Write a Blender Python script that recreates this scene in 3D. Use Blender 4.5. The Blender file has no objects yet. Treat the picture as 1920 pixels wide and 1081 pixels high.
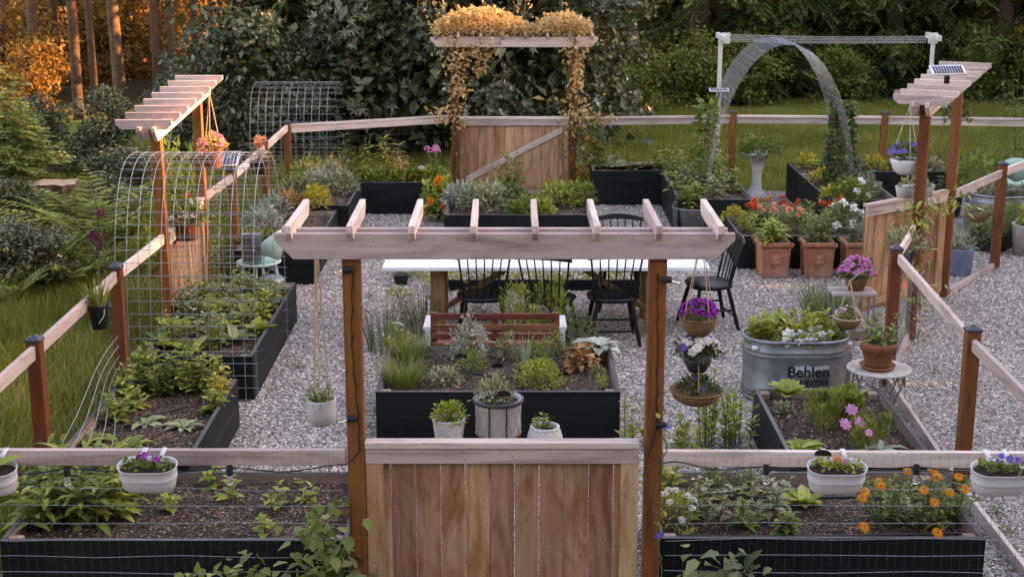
import bpy, bmesh, math, random
import numpy as np
from mathutils import Vector, Matrix
R=math.radians
random.seed(7)
SC=bpy.context.scene; COL=SC.collection
# ------------------------------------------------------------------ camera, sky, sun, exposure
FPX=2750.; PITCH=R(14.18); CAMH=4.0
cd=bpy.data.cameras.new('camera'); cam=bpy.data.objects.new('camera',cd); COL.objects.link(cam)
cam.location=(0,0,CAMH); cam.rotation_euler=(R(90)-PITCH,0,0)
cd.sensor_width=36; cd.lens=FPX/1920*36; cd.clip_end=400; cd.clip_start=.05
cd.dof.use_dof=True; cd.dof.focus_distance=10.5; cd.dof.aperture_fstop=5.0
SC.camera=cam
SUN_AZ=R(88)      # compass-like angle of the sun around Z (0 = +Y, clockwise)
SUN_EL=R(13)
w=bpy.data.worlds.new('World'); SC.world=w; w.use_nodes=True
nt=w.node_tree; bg=nt.nodes['Background']
sky=nt.nodes.new('ShaderNodeTexSky'); sky.sky_type='NISHITA'; sky.sun_disc=False
sky.sun_elevation=SUN_EL; sky.sun_rotation=SUN_AZ; sky.dust_density=1.0; sky.ozone_density=1.0
nt.links.new(sky.outputs[0],bg.inputs[0]); bg.inputs[1].default_value=.15
sd=bpy.data.lights.new('sun','SUN'); sd.energy=3.6; sd.angle=R(.53); sd.color=(1,.58,.26)
so=bpy.data.objects.new('sun',sd); COL.objects.link(so)
sdir=Vector((math.sin(SUN_AZ)*math.cos(SUN_EL),math.cos(SUN_AZ)*math.cos(SUN_EL),math.sin(SUN_EL)))
so.rotation_euler=sdir.to_track_quat('Z','Y').to_euler(); so.location=(20,-10,20)
vs=SC.view_settings; vs.view_transform='Standard'; vs.look='None'; vs.gamma=1; vs.exposure=3.0
vs.use_white_balance=True; vs.white_balance_temperature=9000; vs.white_balance_tint=29
SC.cycles.max_bounces=6; SC.cycles.diffuse_bounces=3; SC.cycles.glossy_bounces=2; SC.cycles.transmission_bounces=3; SC.cycles.transparent_max_bounces=4

# ------------------------------------------------------------------ pixel -> world
def ray(x,y):
    u=(x-960)/FPX; v=(540.5-y)/FPX
    return (u, math.cos(PITCH)+v*math.sin(PITCH), -math.sin(PITCH)+v*math.cos(PITCH))
def at(x,y,z=0.):
    d=ray(x,y); t=(z-CAMH)/d[2]; return Vector((d[0]*t,d[1]*t,z))
def atY(x,y,Y):
    d=ray(x,y); t=Y/d[1]; return Vector((d[0]*t,Y,CAMH+d[2]*t))

# ------------------------------------------------------------------ materials
MATS={}
def _mat(name):
    m=bpy.data.materials.new(name); m.use_nodes=True; MATS[name]=m
    return m,m.node_tree,m.node_tree.nodes,m.node_tree.nodes['Principled BSDF'],m.node_tree.links
def ramp(n,stops):
    r=n.new('ShaderNodeValToRGB'); e=r.color_ramp.elements
    while len(e)<len(stops): e.new(.5)
    for k,(p,c) in enumerate(stops): e[k].position=p; e[k].color=(*c,1) if len(c)==3 else c
    return r
def mix(n,l,f,a,b,mode='MIX'):
    m=n.new('ShaderNodeMix'); m.data_type='RGBA'; m.blend_type=mode
    for v,s in ((f,0),(a,6),(b,7)):
        if hasattr(v,'links'): l.new(v,m.inputs[s])
        elif s==0: m.inputs[0].default_value=v
        else: m.inputs[s].default_value=(*v,1)
    return m.outputs[2]
def noise(n,l,vec,scale,detail=4,rough=.55,dist=0):
    t=n.new('ShaderNodeTexNoise'); t.inputs['Scale'].default_value=scale; t.inputs['Detail'].default_value=detail
    t.inputs['Roughness'].default_value=rough; t.inputs['Distortion'].default_value=dist
    if vec is not None: l.new(vec,t.inputs['Vector'])
    return t
def bump(n,l,h,b,strength=.3,dist=.01):
    k=n.new('ShaderNodeBump'); k.inputs['Strength'].default_value=strength; k.inputs['Distance'].default_value=dist
    l.new(h,k.inputs['Height']); l.new(k.outputs[0],b.inputs['Normal'])
def wood(name,dark,mid,light,stain=None,rough=.75,grain=1.0,knots=True):
    m,t,n,b,l=_mat(name)
    tc=n.new('ShaderNodeTexCoord'); oi=n.new('ShaderNodeObjectInfo')
    off=n.new('ShaderNodeVectorMath'); off.operation='MULTIPLY_ADD'
    cx=n.new('ShaderNodeCombineXYZ')
    for k in range(3): l.new(oi.outputs['Random'],cx.inputs[k])
    l.new(cx.outputs[0],off.inputs[0]); off.inputs[1].default_value=(37,19,23); l.new(tc.outputs['Object'],off.inputs[2])
    mp=n.new('ShaderNodeMapping'); mp.inputs['Scale'].default_value=(1.3,28*grain,28*grain); l.new(off.outputs[0],mp.inputs[0])
    g=noise(n,l,mp.outputs[0],1.0,6,.62,.6)
    mp2=n.new('ShaderNodeMapping'); mp2.inputs['Scale'].default_value=(1.1,7,7); l.new(off.outputs[0],mp2.inputs[0])
    g2=noise(n,l,mp2.outputs[0],1.0,4,.55,1.2)
    hf=lambda a,b,k:tuple(x*k+y*(1-k) for x,y in zip(a,b))
    c=ramp(n,[(.25,hf(dark,mid,.55)),(.5,mid),(.75,hf(light,mid,.6))]); l.new(g.outputs[0],c.inputs[0])
    c2=ramp(n,[(.32,tuple(.55*x for x in mid)),(.5,(1,1,1)),(.8,(1.12,1.08,1.05))]); l.new(g2.outputs[0],c2.inputs[0])
    col=mix(n,l,.5,c.outputs[0],c2.outputs[0],'MULTIPLY')
    if stain:
        mp4=n.new('ShaderNodeMapping'); mp4.inputs['Scale'].default_value=(1.5,5,5); l.new(off.outputs[0],mp4.inputs[0]); g4=noise(n,l,mp4.outputs[0],1.0,5,.6,1.5)
        r4=ramp(n,[(.46,(0,0,0)),(.66,(.85,.85,.85))]); l.new(g4.outputs[0],r4.inputs[0]); col=mix(n,l,r4.outputs[0],col,stain)
    hs=n.new('ShaderNodeHueSaturation'); l.new(col,hs.inputs['Color'])
    mr=n.new('ShaderNodeMapRange'); mr.inputs[3].default_value=.72; mr.inputs[4].default_value=1.22; l.new(oi.outputs['Random'],mr.inputs[0]); l.new(mr.outputs[0],hs.inputs['Value'])
    mh=n.new('ShaderNodeMapRange'); mh.inputs[3].default_value=.485; mh.inputs[4].default_value=.512; l.new(oi.outputs['Random'],mh.inputs[0]); l.new(mh.outputs[0],hs.inputs['Hue'])
    out=hs.outputs[0]
    if knots:
        v=n.new('ShaderNodeTexVoronoi'); mp3=n.new('ShaderNodeMapping'); mp3.inputs['Scale'].default_value=(2.6,9,9); l.new(off.outputs[0],mp3.inputs[0]); l.new(mp3.outputs[0],v.inputs['Vector'])
        kr=ramp(n,[(.06,(1,1,1)),(.13,(0,0,0))]); l.new(v.outputs['Distance'],kr.inputs[0])
        out=mix(n,l,kr.outputs[0],out,tuple(.3*x for x in dark))
    l.new(out,b.inputs['Base Color']); b.inputs['Roughness'].default_value=rough
    b.inputs['Specular IOR Level'].default_value=.25
    bump(n,l,g.outputs[0],b,.35,.004)
    return m
def plain(name,col,rough=.6,metal=0,spec=.4,var=.15,scale=30,bmp=0,dirt=None,dirts=.5):
    m,t,n,b,l=_mat(name)
    tc=n.new('ShaderNodeTexCoord'); nz=noise(n,l,tc.outputs['Object'],scale,5,.6)
    r=ramp(n,[(.3,tuple(max(0,x*(1-var)) for x in col)),(.7,tuple(min(1,x*(1+var)) for x in col))]); l.new(nz.outputs[0],r.inputs[0])
    out=r.outputs[0]
    if dirt:
        n2=noise(n,l,tc.outputs['Object'],scale*.22,5,.65); dr=ramp(n,[(.48,(0,0,0)),(.72,(dirts,)*3)]); l.new(n2.outputs[0],dr.inputs[0])
        out=mix(n,l,dr.outputs[0],out,dirt)
    l.new(out,b.inputs['Base Color'])
    b.inputs['Roughness'].default_value=rough; b.inputs['Metallic'].default_value=metal; b.inputs['Specular IOR Level'].default_value=spec
    if bmp: bump(n,l,nz.outputs[0],b,bmp,.004)
    return m
def leafmat(name,c0,c1,c2=None,trans=.28,rough=.5,spec=.22):
    m,t,n,b,l=_mat(name)
    a=n.new('ShaderNodeAttribute'); a.attribute_name='rnd'
    st=[(0,c0),(.55,c1)]+([(1,c2)] if c2 else [])
    r=ramp(n,st); l.new(a.outputs['Fac'],r.inputs[0])
    l.new(r.outputs[0],b.inputs['Base Color']); b.inputs['Roughness'].default_value=rough; b.inputs['Specular IOR Level'].default_value=spec
    tr=n.new('ShaderNodeBsdfTranslucent'); br=n.new('ShaderNodeHueSaturation'); br.inputs['Value'].default_value=1.3; br.inputs['Saturation'].default_value=1.1
    l.new(r.outputs[0],br.inputs['Color']); l.new(br.outputs[0],tr.inputs[0])
    ms=n.new('ShaderNodeMixShader'); ms.inputs[0].default_value=trans
    l.new(b.outputs[0],ms.inputs[1]); l.new(tr.outputs[0],ms.inputs[2]); l.new(ms.outputs[0],n['Material Output'].inputs[0])
    return m
M=MATS
wood('beam',(.36,.25,.22),(.53,.40,.365),(.66,.545,.51),rough=.8)
wood('post',(.11,.034,.010),(.215,.070,.020),(.31,.115,.036),rough=.6,grain=.8)
wood('gate',(.20,.095,.048),(.39,.215,.125),(.54,.355,.245),stain=(.22,.082,.026),rough=.7)
wood('rail',(.37,.265,.23),(.55,.425,.38),(.68,.565,.52),rough=.8)
wood('inner',(.20,.13,.10),(.30,.21,.17),(.42,.32,.27),rough=.85)
wood('bench',(.12,.035,.018),(.21,.065,.032),(.29,.10,.05),rough=.55,knots=False)
wood('tableleg',(.17,.085,.04),(.30,.165,.08),(.42,.25,.14),rough=.7)
wood('paintedboard',(.005,.007,.0072),(.0085,.0115,.0117),(.015,.0185,.0187),rough=.62,knots=False)
M['paintedboard'].node_tree.nodes['Principled BSDF'].inputs['Specular IOR Level'].default_value=.16
wood('whitewood',(.55,.54,.55),(.68,.67,.68),(.78,.77,.78),rough=.5,knots=False)
wood('shelfwood',(.30,.24,.21),(.46,.39,.35),(.6,.53,.49),rough=.8)
wood('bark',(.03,.019,.013),(.09,.054,.034),(.19,.115,.07),rough=.95,grain=.35,knots=False)
wood('bededge',(.05,.05,.053),(.085,.082,.084),(.13,.125,.125),rough=.6,knots=False)
plain('cap',(.05,.05,.062),.45,.2)
plain('black',(.010,.010,.012),.5)
plain('blackchair',(.004,.004,.005),.4,spec=.3)
plain('wire',(.33,.34,.36),.45,.7,var=.3,scale=60)
plain('wiredull',(.11,.11,.115),.55,.5,var=.3,scale=60)
plain('galv',(.22,.235,.25),.45,.7,var=.25,scale=9,dirt=(.10,.105,.11))
plain('terracotta',(.40,.155,.085),.8,var=.22,scale=9,bmp=.15,dirt=(.50,.36,.29),dirts=.55)
plain('clay',(.25,.075,.036),.7,var=.25,scale=9,bmp=.15,dirt=(.36,.19,.13),dirts=.35)
plain('whitepot',(.54,.52,.535),.55,var=.06,scale=14,dirt=(.42,.38,.36),dirts=.35)
plain('concrete',(.42,.41,.42),.85,var=.15,scale=25,bmp=.2,dirt=(.24,.23,.22))
plain('woven',(.55,.53,.52),.8,var=.3,scale=90,bmp=.5)
plain('bluepot',(.13,.16,.27),.35,var=.3,scale=16,spec=.5)
plain('mint',(.36,.55,.47),.45,.1,var=.08,scale=8,dirt=(.22,.30,.25))
plain('coir',(.17,.095,.048),.95,var=.45,scale=70,bmp=.8)
plain('rope',(.42,.29,.19),.9,var=.2,scale=120)
plain('whiterope',(.62,.60,.56),.9,var=.1,scale=120)
plain('bulb',(.8,.78,.74),.08,spec=.6,var=.04); M['bulb'].node_tree.nodes['Principled BSDF'].inputs['Transmission Weight'].default_value=.85
plain('solar',(.02,.028,.08),.4,.1,spec=.3,var=.2,scale=4)
plain('solarframe',(.62,.63,.66),.4,.2)
plain('stonetop',(.46,.42,.37),.8,var=.25,scale=14,dirt=(.22,.19,.16),dirts=.8)
plain('ironlegs',(.20,.18,.16),.6,.3,var=.3,scale=50)
plain('birdstone',(.50,.48,.46),.9,var=.22,scale=10,bmp=.4,dirt=(.20,.20,.15),dirts=.8)
plain('darkpot',(.018,.026,.030),.5)
plain('potsoil',(.03,.02,.015),.95,var=.5,scale=60,bmp=.8)
plain('wpost',(.55,.54,.52),.6,var=.1,dirt=(.3,.3,.27))
plain('stumpcut',(.40,.29,.21),.9,var=.25,scale=12)
plain('rustpot',(.15,.045,.025),.7,var=.3,scale=10)
plain('hose',(.014,.014,.015),.45)
plain('labelwhite',(.75,.74,.72),.5,var=.04)
plain('stemgreen',(.085,.12,.035),.6,var=.2)
plain('stembrown',(.10,.065,.035),.8,var=.3)
plain('tablewhite',(.74,.74,.78),.45,var=.06,scale=6,dirt=(.55,.54,.55),dirts=.3)
G=leafmat
G('lf_mid',(.0660,.0962,.0222),(.1602,.1997,.0432),(.3205,.3254,.0924))
G('lf_bright',(.1013,.1347,.0229),(.2784,.3119,.0568),(.5012,.4833,.1263))
G('lf_dark',(.0254,.0410,.0133),(.0592,.0819,.0243),(.1436,.1638,.0553),trans=.2)
G('lf_grey',(.1165,.1377,.0729),(.2484,.2616,.1398),(.4657,.4544,.2795),trans=.2,rough=.7)
G('lf_silver',(.1800,.2040,.1560),(.3120,.3360,.2640),(.5040,.5280,.4320),trans=.15,rough=.8)
G('lf_yellow',(.1955,.1840,.0230),(.4140,.3450,.0517),(.5980,.4600,.0920))
G('lf_bronze',(.2000,.0938,.0375),(.4500,.2500,.1063),(.6875,.4500,.2250))
G('lf_sunlit',(.34,.20,.07),(.56,.38,.18),(.72,.56,.34),trans=.4)  # warm low sunlight is put into this leaf colour
G('lf_blue',(.0607,.0891,.0357),(.1519,.1863,.0765),(.3038,.3240,.1466))
G('lf_laurel',(.0179,.0260,.0105),(.0670,.0830,.0335),(.2900,.2905,.1450),trans=.12,rough=.28,spec=.6)
G('lf_laurel_olive',(.0206,.0243,.0079),(.0840,.0857,.0278),(.2835,.2646,.1071),trans=.12,rough=.3,spec=.55)
G('lf_cedar',(.0166,.0274,.0081),(.0605,.0807,.0189),(.2372,.2425,.0633),trans=.2,rough=.6)
G('lf_fir',(.0600,.0975,.0300),(.1500,.2025,.0600),(.3000,.3300,.1200),trans=.2,rough=.6)
G('lf_fern',(.0698,.1013,.0206),(.2182,.2558,.0561),(.4554,.4500,.1224),trans=.35,rough=.6)
G('lf_sunlit_tree',(.12,.07,.02),(.26,.15,.045),(.42,.26,.09),trans=.35)  # orange sun glow between the trunks, put into the leaf colour
G('grass',(.075,.092,.016),(.225,.235,.046),(.45,.40,.12),trans=.3,rough=.6)
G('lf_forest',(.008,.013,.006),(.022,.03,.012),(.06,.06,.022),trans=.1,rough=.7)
G('pt_white',(.62,.60,.56),(.74,.72,.68),(.82,.80,.78),trans=.3,rough=.7)
G('pt_magenta',(.22,.01,.24),(.36,.03,.40),(.50,.12,.52),trans=.3,rough=.7)
G('pt_pink',(.55,.14,.36),(.68,.26,.50),(.78,.44,.62),trans=.3,rough=.7)
G('pt_orange',(.62,.17,.01),(.78,.27,.02),(.82,.40,.05),trans=.3,rough=.7)
G('pt_peach',(.68,.22,.10),(.78,.34,.18),(.82,.5,.32),trans=.3,rough=.7)
G('pt_red',(.45,.02,.012),(.60,.04,.02),(.7,.10,.04),trans=.3,rough=.7)
G('pt_purple',(.10,.05,.30),(.17,.10,.46),(.30,.22,.60),trans=.3,rough=.7)
G('pt_maroon',(.06,.008,.03),(.11,.015,.06),(.2,.04,.12),trans=.3,rough=.7)
G('pt_yellow',(.6,.40,.03),(.75,.52,.05),(.8,.62,.12),trans=.3,rough=.7)
G('pt_pinkpale',(.66,.40,.50),(.74,.52,.60),(.8,.64,.7),trans=.3,rough=.7)
plain('flowereye',(.16,.07,.012),.8)
plain('floweryellow',(.62,.42,.03),.8)
def soilmat():
    m,t,n,b,l=_mat('soil'); tc=n.new('ShaderNodeTexCoord')
    v=n.new('ShaderNodeTexVoronoi'); v.inputs['Scale'].default_value=75; l.new(tc.outputs['Object'],v.inputs['Vector'])
    nz=noise(n,l,tc.outputs['Object'],14,5,.7)
    r=ramp(n,[(0,(.010,.0055,.004)),(.45,(.032,.016,.010)),(.75,(.085,.043,.026)),(.95,(.32,.20,.125))]); 
    sx=n.new('ShaderNodeSeparateColor'); l.new(v.outputs['Color'],sx.inputs[0]); l.new(sx.outputs[0],r.inputs[0])
    r2=ramp(n,[(.3,(.45,.42,.4)),(.7,(1.1,1.05,1))]); l.new(nz.outputs[0],r2.inputs[0])
    l.new(mix(n,l,.8,r.outputs[0],r2.outputs[0],'MULTIPLY'),b.inputs['Base Color']); b.inputs['Roughness'].default_value=.95
    bump(n,l,v.outputs['Distance'],b,.9,.012)
soilmat()
def gravelmat():
    m,t,n,b,l=_mat('gravel'); tc=n.new('ShaderNodeTexCoord')
    v=n.new('ShaderNodeTexVoronoi'); v.inputs['Scale'].default_value=52; l.new(tc.outputs['Object'],v.inputs['Vector'])
    sx=n.new('ShaderNodeSeparateColor'); l.new(v.outputs['Color'],sx.inputs[0])
    r=ramp(n,[(0,(.11,.095,.085)),(.22,(.26,.215,.195)),(.6,(.45,.38,.34)),(1,(.64,.565,.52))]); l.new(sx.outputs[0],r.inputs[0])
    nz=noise(n,l,tc.outputs['Object'],1.6,4,.6); r2=ramp(n,[(.3,(.78,.75,.73)),(.7,(1.05,1.03,1.02))]); l.new(nz.outputs[0],r2.inputs[0])
    d=ramp(n,[(.25,(1,1,1)),(.75,(.32,.3,.3))]); l.new(v.outputs['Distance'],d.inputs[0])
    c=mix(n,l,1,mix(n,l,1,r.outputs[0],r2.outputs[0],'MULTIPLY'),d.outputs[0],'MULTIPLY')
    l.new(c,b.inputs['Base Color']); b.inputs['Roughness'].default_value=.9; bump(n,l,v.outputs['Distance'],b,.8,.015)
gravelmat()
def pebblemat():
    m,t,n,b,l=_mat('pebble'); a=n.new('ShaderNodeAttribute'); a.attribute_name='rnd'
    r=ramp(n,[(0,(.045,.04,.038)),(.15,(.13,.11,.10)),(.32,(.33,.27,.24)),(.65,(.52,.44,.395)),(.9,(.66,.58,.53)),(1,(.78,.72,.67))])
    l.new(a.outputs['Fac'],r.inputs[0]); l.new(r.outputs[0],b.inputs['Base Color']); b.inputs['Roughness'].default_value=.8
pebblemat()
def chipmat():
    m,t,n,b,l=_mat('chips'); a=n.new('ShaderNodeAttribute'); a.attribute_name='rnd'
    r=ramp(n,[(0,(.012,.006,.004)),(.3,(.04,.019,.012)),(.6,(.12,.058,.034)),(.85,(.34,.20,.125)),(1,(.66,.48,.34))])
    l.new(a.outputs['Fac'],r.inputs[0]); l.new(r.outputs[0],b.inputs['Base Color']); b.inputs['Roughness'].default_value=.9
chipmat()
def groundmat():
    m,t,n,b,l=_mat('turf'); tc=n.new('ShaderNodeTexCoord')
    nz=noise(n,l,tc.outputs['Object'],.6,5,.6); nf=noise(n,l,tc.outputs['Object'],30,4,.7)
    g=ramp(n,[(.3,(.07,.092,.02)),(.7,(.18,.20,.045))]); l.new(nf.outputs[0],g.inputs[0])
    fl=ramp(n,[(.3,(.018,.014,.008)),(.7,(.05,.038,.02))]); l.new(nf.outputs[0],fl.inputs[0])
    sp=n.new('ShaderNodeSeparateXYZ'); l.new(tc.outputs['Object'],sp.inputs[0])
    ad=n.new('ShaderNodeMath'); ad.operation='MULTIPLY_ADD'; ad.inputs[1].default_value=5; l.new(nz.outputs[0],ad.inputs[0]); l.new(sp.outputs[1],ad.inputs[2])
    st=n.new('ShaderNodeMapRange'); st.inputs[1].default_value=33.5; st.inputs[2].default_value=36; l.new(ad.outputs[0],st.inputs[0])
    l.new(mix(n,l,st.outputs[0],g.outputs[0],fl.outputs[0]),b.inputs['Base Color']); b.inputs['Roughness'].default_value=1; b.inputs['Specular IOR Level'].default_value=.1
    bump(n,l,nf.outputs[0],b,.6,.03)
groundmat()

# ------------------------------------------------------------------ object helpers
def link(name,me,parent=None,loc=None,mat=None):
    o=bpy.data.objects.new(name,me); COL.objects.link(o)
    if parent is not None: o.parent=parent
    if loc is not None: o.location=loc
    if mat and me is not None and not me.materials: me.materials.append(M[mat])
    return o
def tag(o,label,cat,group=None):
    o['label']=label; o['category']=cat
    if group: o['group']=group
    return o
def thing(name,label,cat,loc=(0,0,0),rz=0,group=None):
    o=bpy.data.objects.new(name,None); COL.objects.link(o); o.empty_display_size=.1
    o.location=loc; o.rotation_euler=(0,0,rz); return tag(o,label,cat,group)
def mesh_np(name,V,F,mat=None,rnd=None,smooth=False):
    """V (n,3); F (m,k) quads or tris, or a list of index lists"""
    me=bpy.data.meshes.new(name)
    if isinstance(F,np.ndarray):
        m,k=F.shape; me.vertices.add(len(V)); me.vertices.foreach_set('co',np.asarray(V,np.float32).ravel())
        me.loops.add(m*k); me.loops.foreach_set('vertex_index',F.astype(np.int32).ravel())
        me.polygons.add(m); me.polygons.foreach_set('loop_start',np.arange(0,m*k,k,dtype=np.int32))
        try: me.polygons.foreach_set('loop_total',np.full(m,k,dtype=np.int32))
        except Exception: pass
        me.update(calc_edges=True)
    else:
        me.from_pydata([tuple(v) for v in V],[],F); me.update()
    if rnd is not None:
        a=me.attributes.new('rnd','FLOAT','POINT'); a.data.foreach_set('value',np.asarray(rnd,np.float32))
    if smooth: me.polygons.foreach_set('use_smooth',np.ones(len(me.polygons),bool))
    if mat: me.materials.append(M[mat])
    return me
_BC={}
def board_mesh(L,wd,t,mat,bev=.003,inner=None,poly=None):
    key=(round(L,3),round(wd,3),round(t,3),mat,inner,poly)
    if key in _BC: return _BC[key]
    bm=bmesh.new()
    if poly:
        a=[bm.verts.new((x,-t/2,z)) for x,z in poly]; b2=[bm.verts.new((x,t/2,z)) for x,z in poly]
        bm.faces.new(a); bm.faces.new(list(reversed(b2)))
        for i in range(len(a)):
            j=(i+1)%len(a); bm.faces.new((a[j],a[i],b2[i],b2[j]))
        bmesh.ops.recalc_face_normals(bm,faces=bm.faces)
    else:
        bmesh.ops.create_cube(bm,size=1)
        for v in bm.verts: v.co=Vector((v.co.x*L,v.co.y*t,v.co.z*wd))
    bmesh.ops.bevel(bm,geom=list(bm.edges),offset=min(bev,t*.2,wd*.2),segments=1,affect='EDGES',profile=.5)
    me=bpy.data.meshes.new('board'); 
    if inner:
        for f in bm.faces:
            if f.normal.y>.9: f.material_index=1
            elif f.normal.z>.9: f.material_index=2
    bm.to_mesh(me); bm.free(); me.materials.append(M[mat])
    if inner: me.materials.append(M[inner]); me.materials.append(M['bededge'])
    _BC[key]=me; return me
def board(parent,name,p0,p1,wd,t,mat,up=(0,0,1),inner=None,poly=None,bev=.003):
    """a board from p0 to p1 (in the parent's frame): wd along up, t across"""
    p0=Vector(p0); p1=Vector(p1); d=(p1-p0); L=d.length; x=d.normalized(); u=Vector(up)
    y=u.cross(x).normalized(); z=x.cross(y).normalized()
    o=link(name,board_mesh(L,wd,t,mat,bev,inner,poly),parent)
    mt=Matrix((x,y,z)).transposed().to_4x4(); mt.translation=(p0+p1)/2; o.matrix_local=mt
    return o
def tube_np(pts,r,k=6,closed=False):
    P=np.array(pts,float); n=len(P); r=np.full(n,r) if np.isscalar(r) else np.array(r)
    T=np.gradient(P,axis=0) if n>2 else np.repeat((P[1:]-P[:-1]),2,axis=0)
    if closed: T=(np.roll(P,-1,0)-np.roll(P,1,0))
    T/=np.linalg.norm(T,axis=1,keepdims=True)+1e-9
    ref=np.array([0,0,1.]) if abs(T[:,2]).mean()<.8 else np.array([1.,0,0])
    A=np.cross(T,ref); A/=np.linalg.norm(A,axis=1,keepdims=True)+1e-9; B=np.cross(T,A)
    an=np.arange(k)*2*np.pi/k
    V=P[:,None,:]+r[:,None,None]*(np.cos(an)[None,:,None]*A[:,None,:]+np.sin(an)[None,:,None]*B[:,None,:])
    V=V.reshape(-1,3); F=[]
    for i in range(n if closed else n-1):
        j=(i+1)%n
        for q in range(k): F.append((i*k+q,i*k+(q+1)%k,j*k+(q+1)%k,j*k+q))
    return V,np.array(F)
class MB:
    def __init__(s): s.V=[];s.F=[];s.Rn=[];s.n=0
    def add(s,V,F,rnd=None):
        V=np.asarray(V,float); F=np.asarray(F)
        if F.shape[1]==3: F=np.concatenate([F,F[:,2:3]],1) if False else F
        s.V.append(V); s.F.append(F+s.n); s.n+=len(V); s.Rn.append(np.full(len(V),.5) if rnd is None else np.asarray(rnd,float)); return s
    def tube(s,pts,r,k=6,closed=False): return s.add(*tube_np(pts,r,k,closed))
    def box(s,a,b):
        a=np.array(a,float);b=np.array(b,float)
        V=[(x,y,z) for x in (a[0],b[0]) for y in (a[1],b[1]) for z in (a[2],b[2])]
        return s.add(V,np.array([(0,1,3,2),(4,6,7,5),(0,4,5,1),(2,3,7,6),(0,2,6,4),(1,5,7,3)]))
    def lathe(s,prof,k=20,sx=1,sy=1,c=(0,0,0),stad=0):
        """prof: (r,z) list; stad = extra half length along x (stadium)"""
        an=np.arange(k)*2*np.pi/k; V=[]
        for r,z in prof:
            x=np.cos(an)*r*sx+np.sign(np.round(np.cos(an),6))*stad; y=np.sin(an)*r*sy
            V.append(np.stack([x+c[0],y+c[1],np.full(k,z+c[2])],1))
        n=len(prof); F=[]
        for i in range(n-1):
            for q in range(k): F.append((i*k+q,i*k+(q+1)%k,(i+1)*k+(q+1)%k,(i+1)*k+q))
        return s.add(np.concatenate(V),np.array(F))
    def build(s,name,mat,parent=None,loc=None,smooth=False,kind=None):
        V=np.concatenate(s.V); R_=np.concatenate(s.Rn)
        ks={f.shape[1] for f in s.F}
        if len(ks)==1: F=np.concatenate(s.F)
        else:
            F=[]
            for f in s.F: F+= [tuple(int(q) for q in r) for r in f]
        o=link(name,mesh_np(name,V,F,mat,R_,smooth),parent,loc)
        if kind: o['kind']=kind
        return o
def disc(mb,r,z,k=20,sx=1,sy=1,c=(0,0),stad=0,wob=0,rng=None):
    an=np.arange(k)*2*np.pi/k; V=[(c[0],c[1],z)]
    for a in an: V.append((c[0]+math.cos(a)*r*sx+(np.sign(round(math.cos(a),6))*stad),c[1]+math.sin(a)*r*sy,z))
    F=np.array([(0,1+i,1+(i+1)%k) for i in range(k)]); mb.add(np.array(V),F)

# ------------------------------------------------------------------ leaf geometry
def unit(a): return a/(np.linalg.norm(a,axis=-1,keepdims=True)+1e-9)
def leaves(rng,base,d,L,W,fold=.25,up=None):
    """cheap folded diamond leaf: 4 verts, 2 tris"""
    n=len(base); d=unit(d); L=np.broadcast_to(L,(n,))[:,None]; W=np.broadcast_to(W,(n,))[:,None]
    if up is None: up=np.tile([0,0,1.],(n,1))+rng.normal(0,.35,(n,3))
    s=unit(np.cross(d,up)); u=np.cross(s,d)
    tip=base+d*L; mid=base+d*L*.45
    l=mid-s*W*.5+u*W*fold; r=mid+s*W*.5+u*W*fold
    V=np.stack([base,l,tip,r],1).reshape(-1,3); i=np.arange(n)[:,None]*4
    F=np.concatenate([np.concatenate([i,i+2,i+1],1),np.concatenate([i,i+3,i+2],1)])
    return V,F,np.repeat(np.clip(rng.normal(.5,.22,n),0,1),4)
def ribbons(rng,base,d,L,W,k=3,droop=.5,fold=.15,prof='leaf'):
    """curved leaves: k segments, 3 verts across"""
    n=len(base); d=unit(d); L=np.broadcast_to(L,(n,)); W=np.broadcast_to(W,(n,)); droop=np.broadcast_to(droop,(n,))
    s=unit(np.cross(d,np.tile([0,0,1.],(n,1))+rng.normal(0,.08,(n,3))))
    t=np.linspace(0,1,k+1)
    wp={'leaf':np.sin(np.pi*np.clip(t*.92+.08,0,1))**.8,'blade':np.clip(1-t,0,1)**.6*np.clip(t*8+.4,0,1),'round':np.sqrt(np.clip(1-(2*t-1.1)**2,0.01,1)),'heart':np.interp(t,[0,.12,.33,.66,1],[.5,1,.95,.5,.0]),'spoon':np.clip(np.sin(np.pi*t**1.6)+.12*(1-t),0.02,1)}[prof]
    cur=base.copy(); rows=[]; dd=d.copy()
    for j in range(k+1):
        u=np.cross(s,dd); hw=(W*wp[j]*.5)[:,None]
        rows+= [cur-s*hw+u*hw*fold*2, cur, cur+s*hw+u*hw*fold*2]
        dd=unit(dd+np.array([0,0,-1.])*(droop/k)[:,None]); cur=cur+dd*(L/k)[:,None]
    V=np.stack(rows,1).reshape(-1,3); m=3*(k+1); i=np.arange(n)[:,None]*m; F=[]
    for j in range(k):
        a=3*j
        for q in (0,1): F.append(np.concatenate([i+a+q,i+a+q+1,i+a+q+4,i+a+q+3],1))
    return V,np.concatenate(F),np.repeat(np.clip(rng.normal(.5,.22,n),0,1),m)
def fan(rng,n,zlo=.1,zhi=.9):
    a=rng.uniform(0,2*np.pi,n); z=rng.uniform(zlo,zhi,n); c=np.sqrt(1-np.clip(z,-1,1)**2)
    return np.stack([np.cos(a)*c,np.sin(a)*c,z],1)

_seed=[100]
def nrng():
    _seed[0]+=1; return np.random.default_rng(_seed[0])
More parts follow.
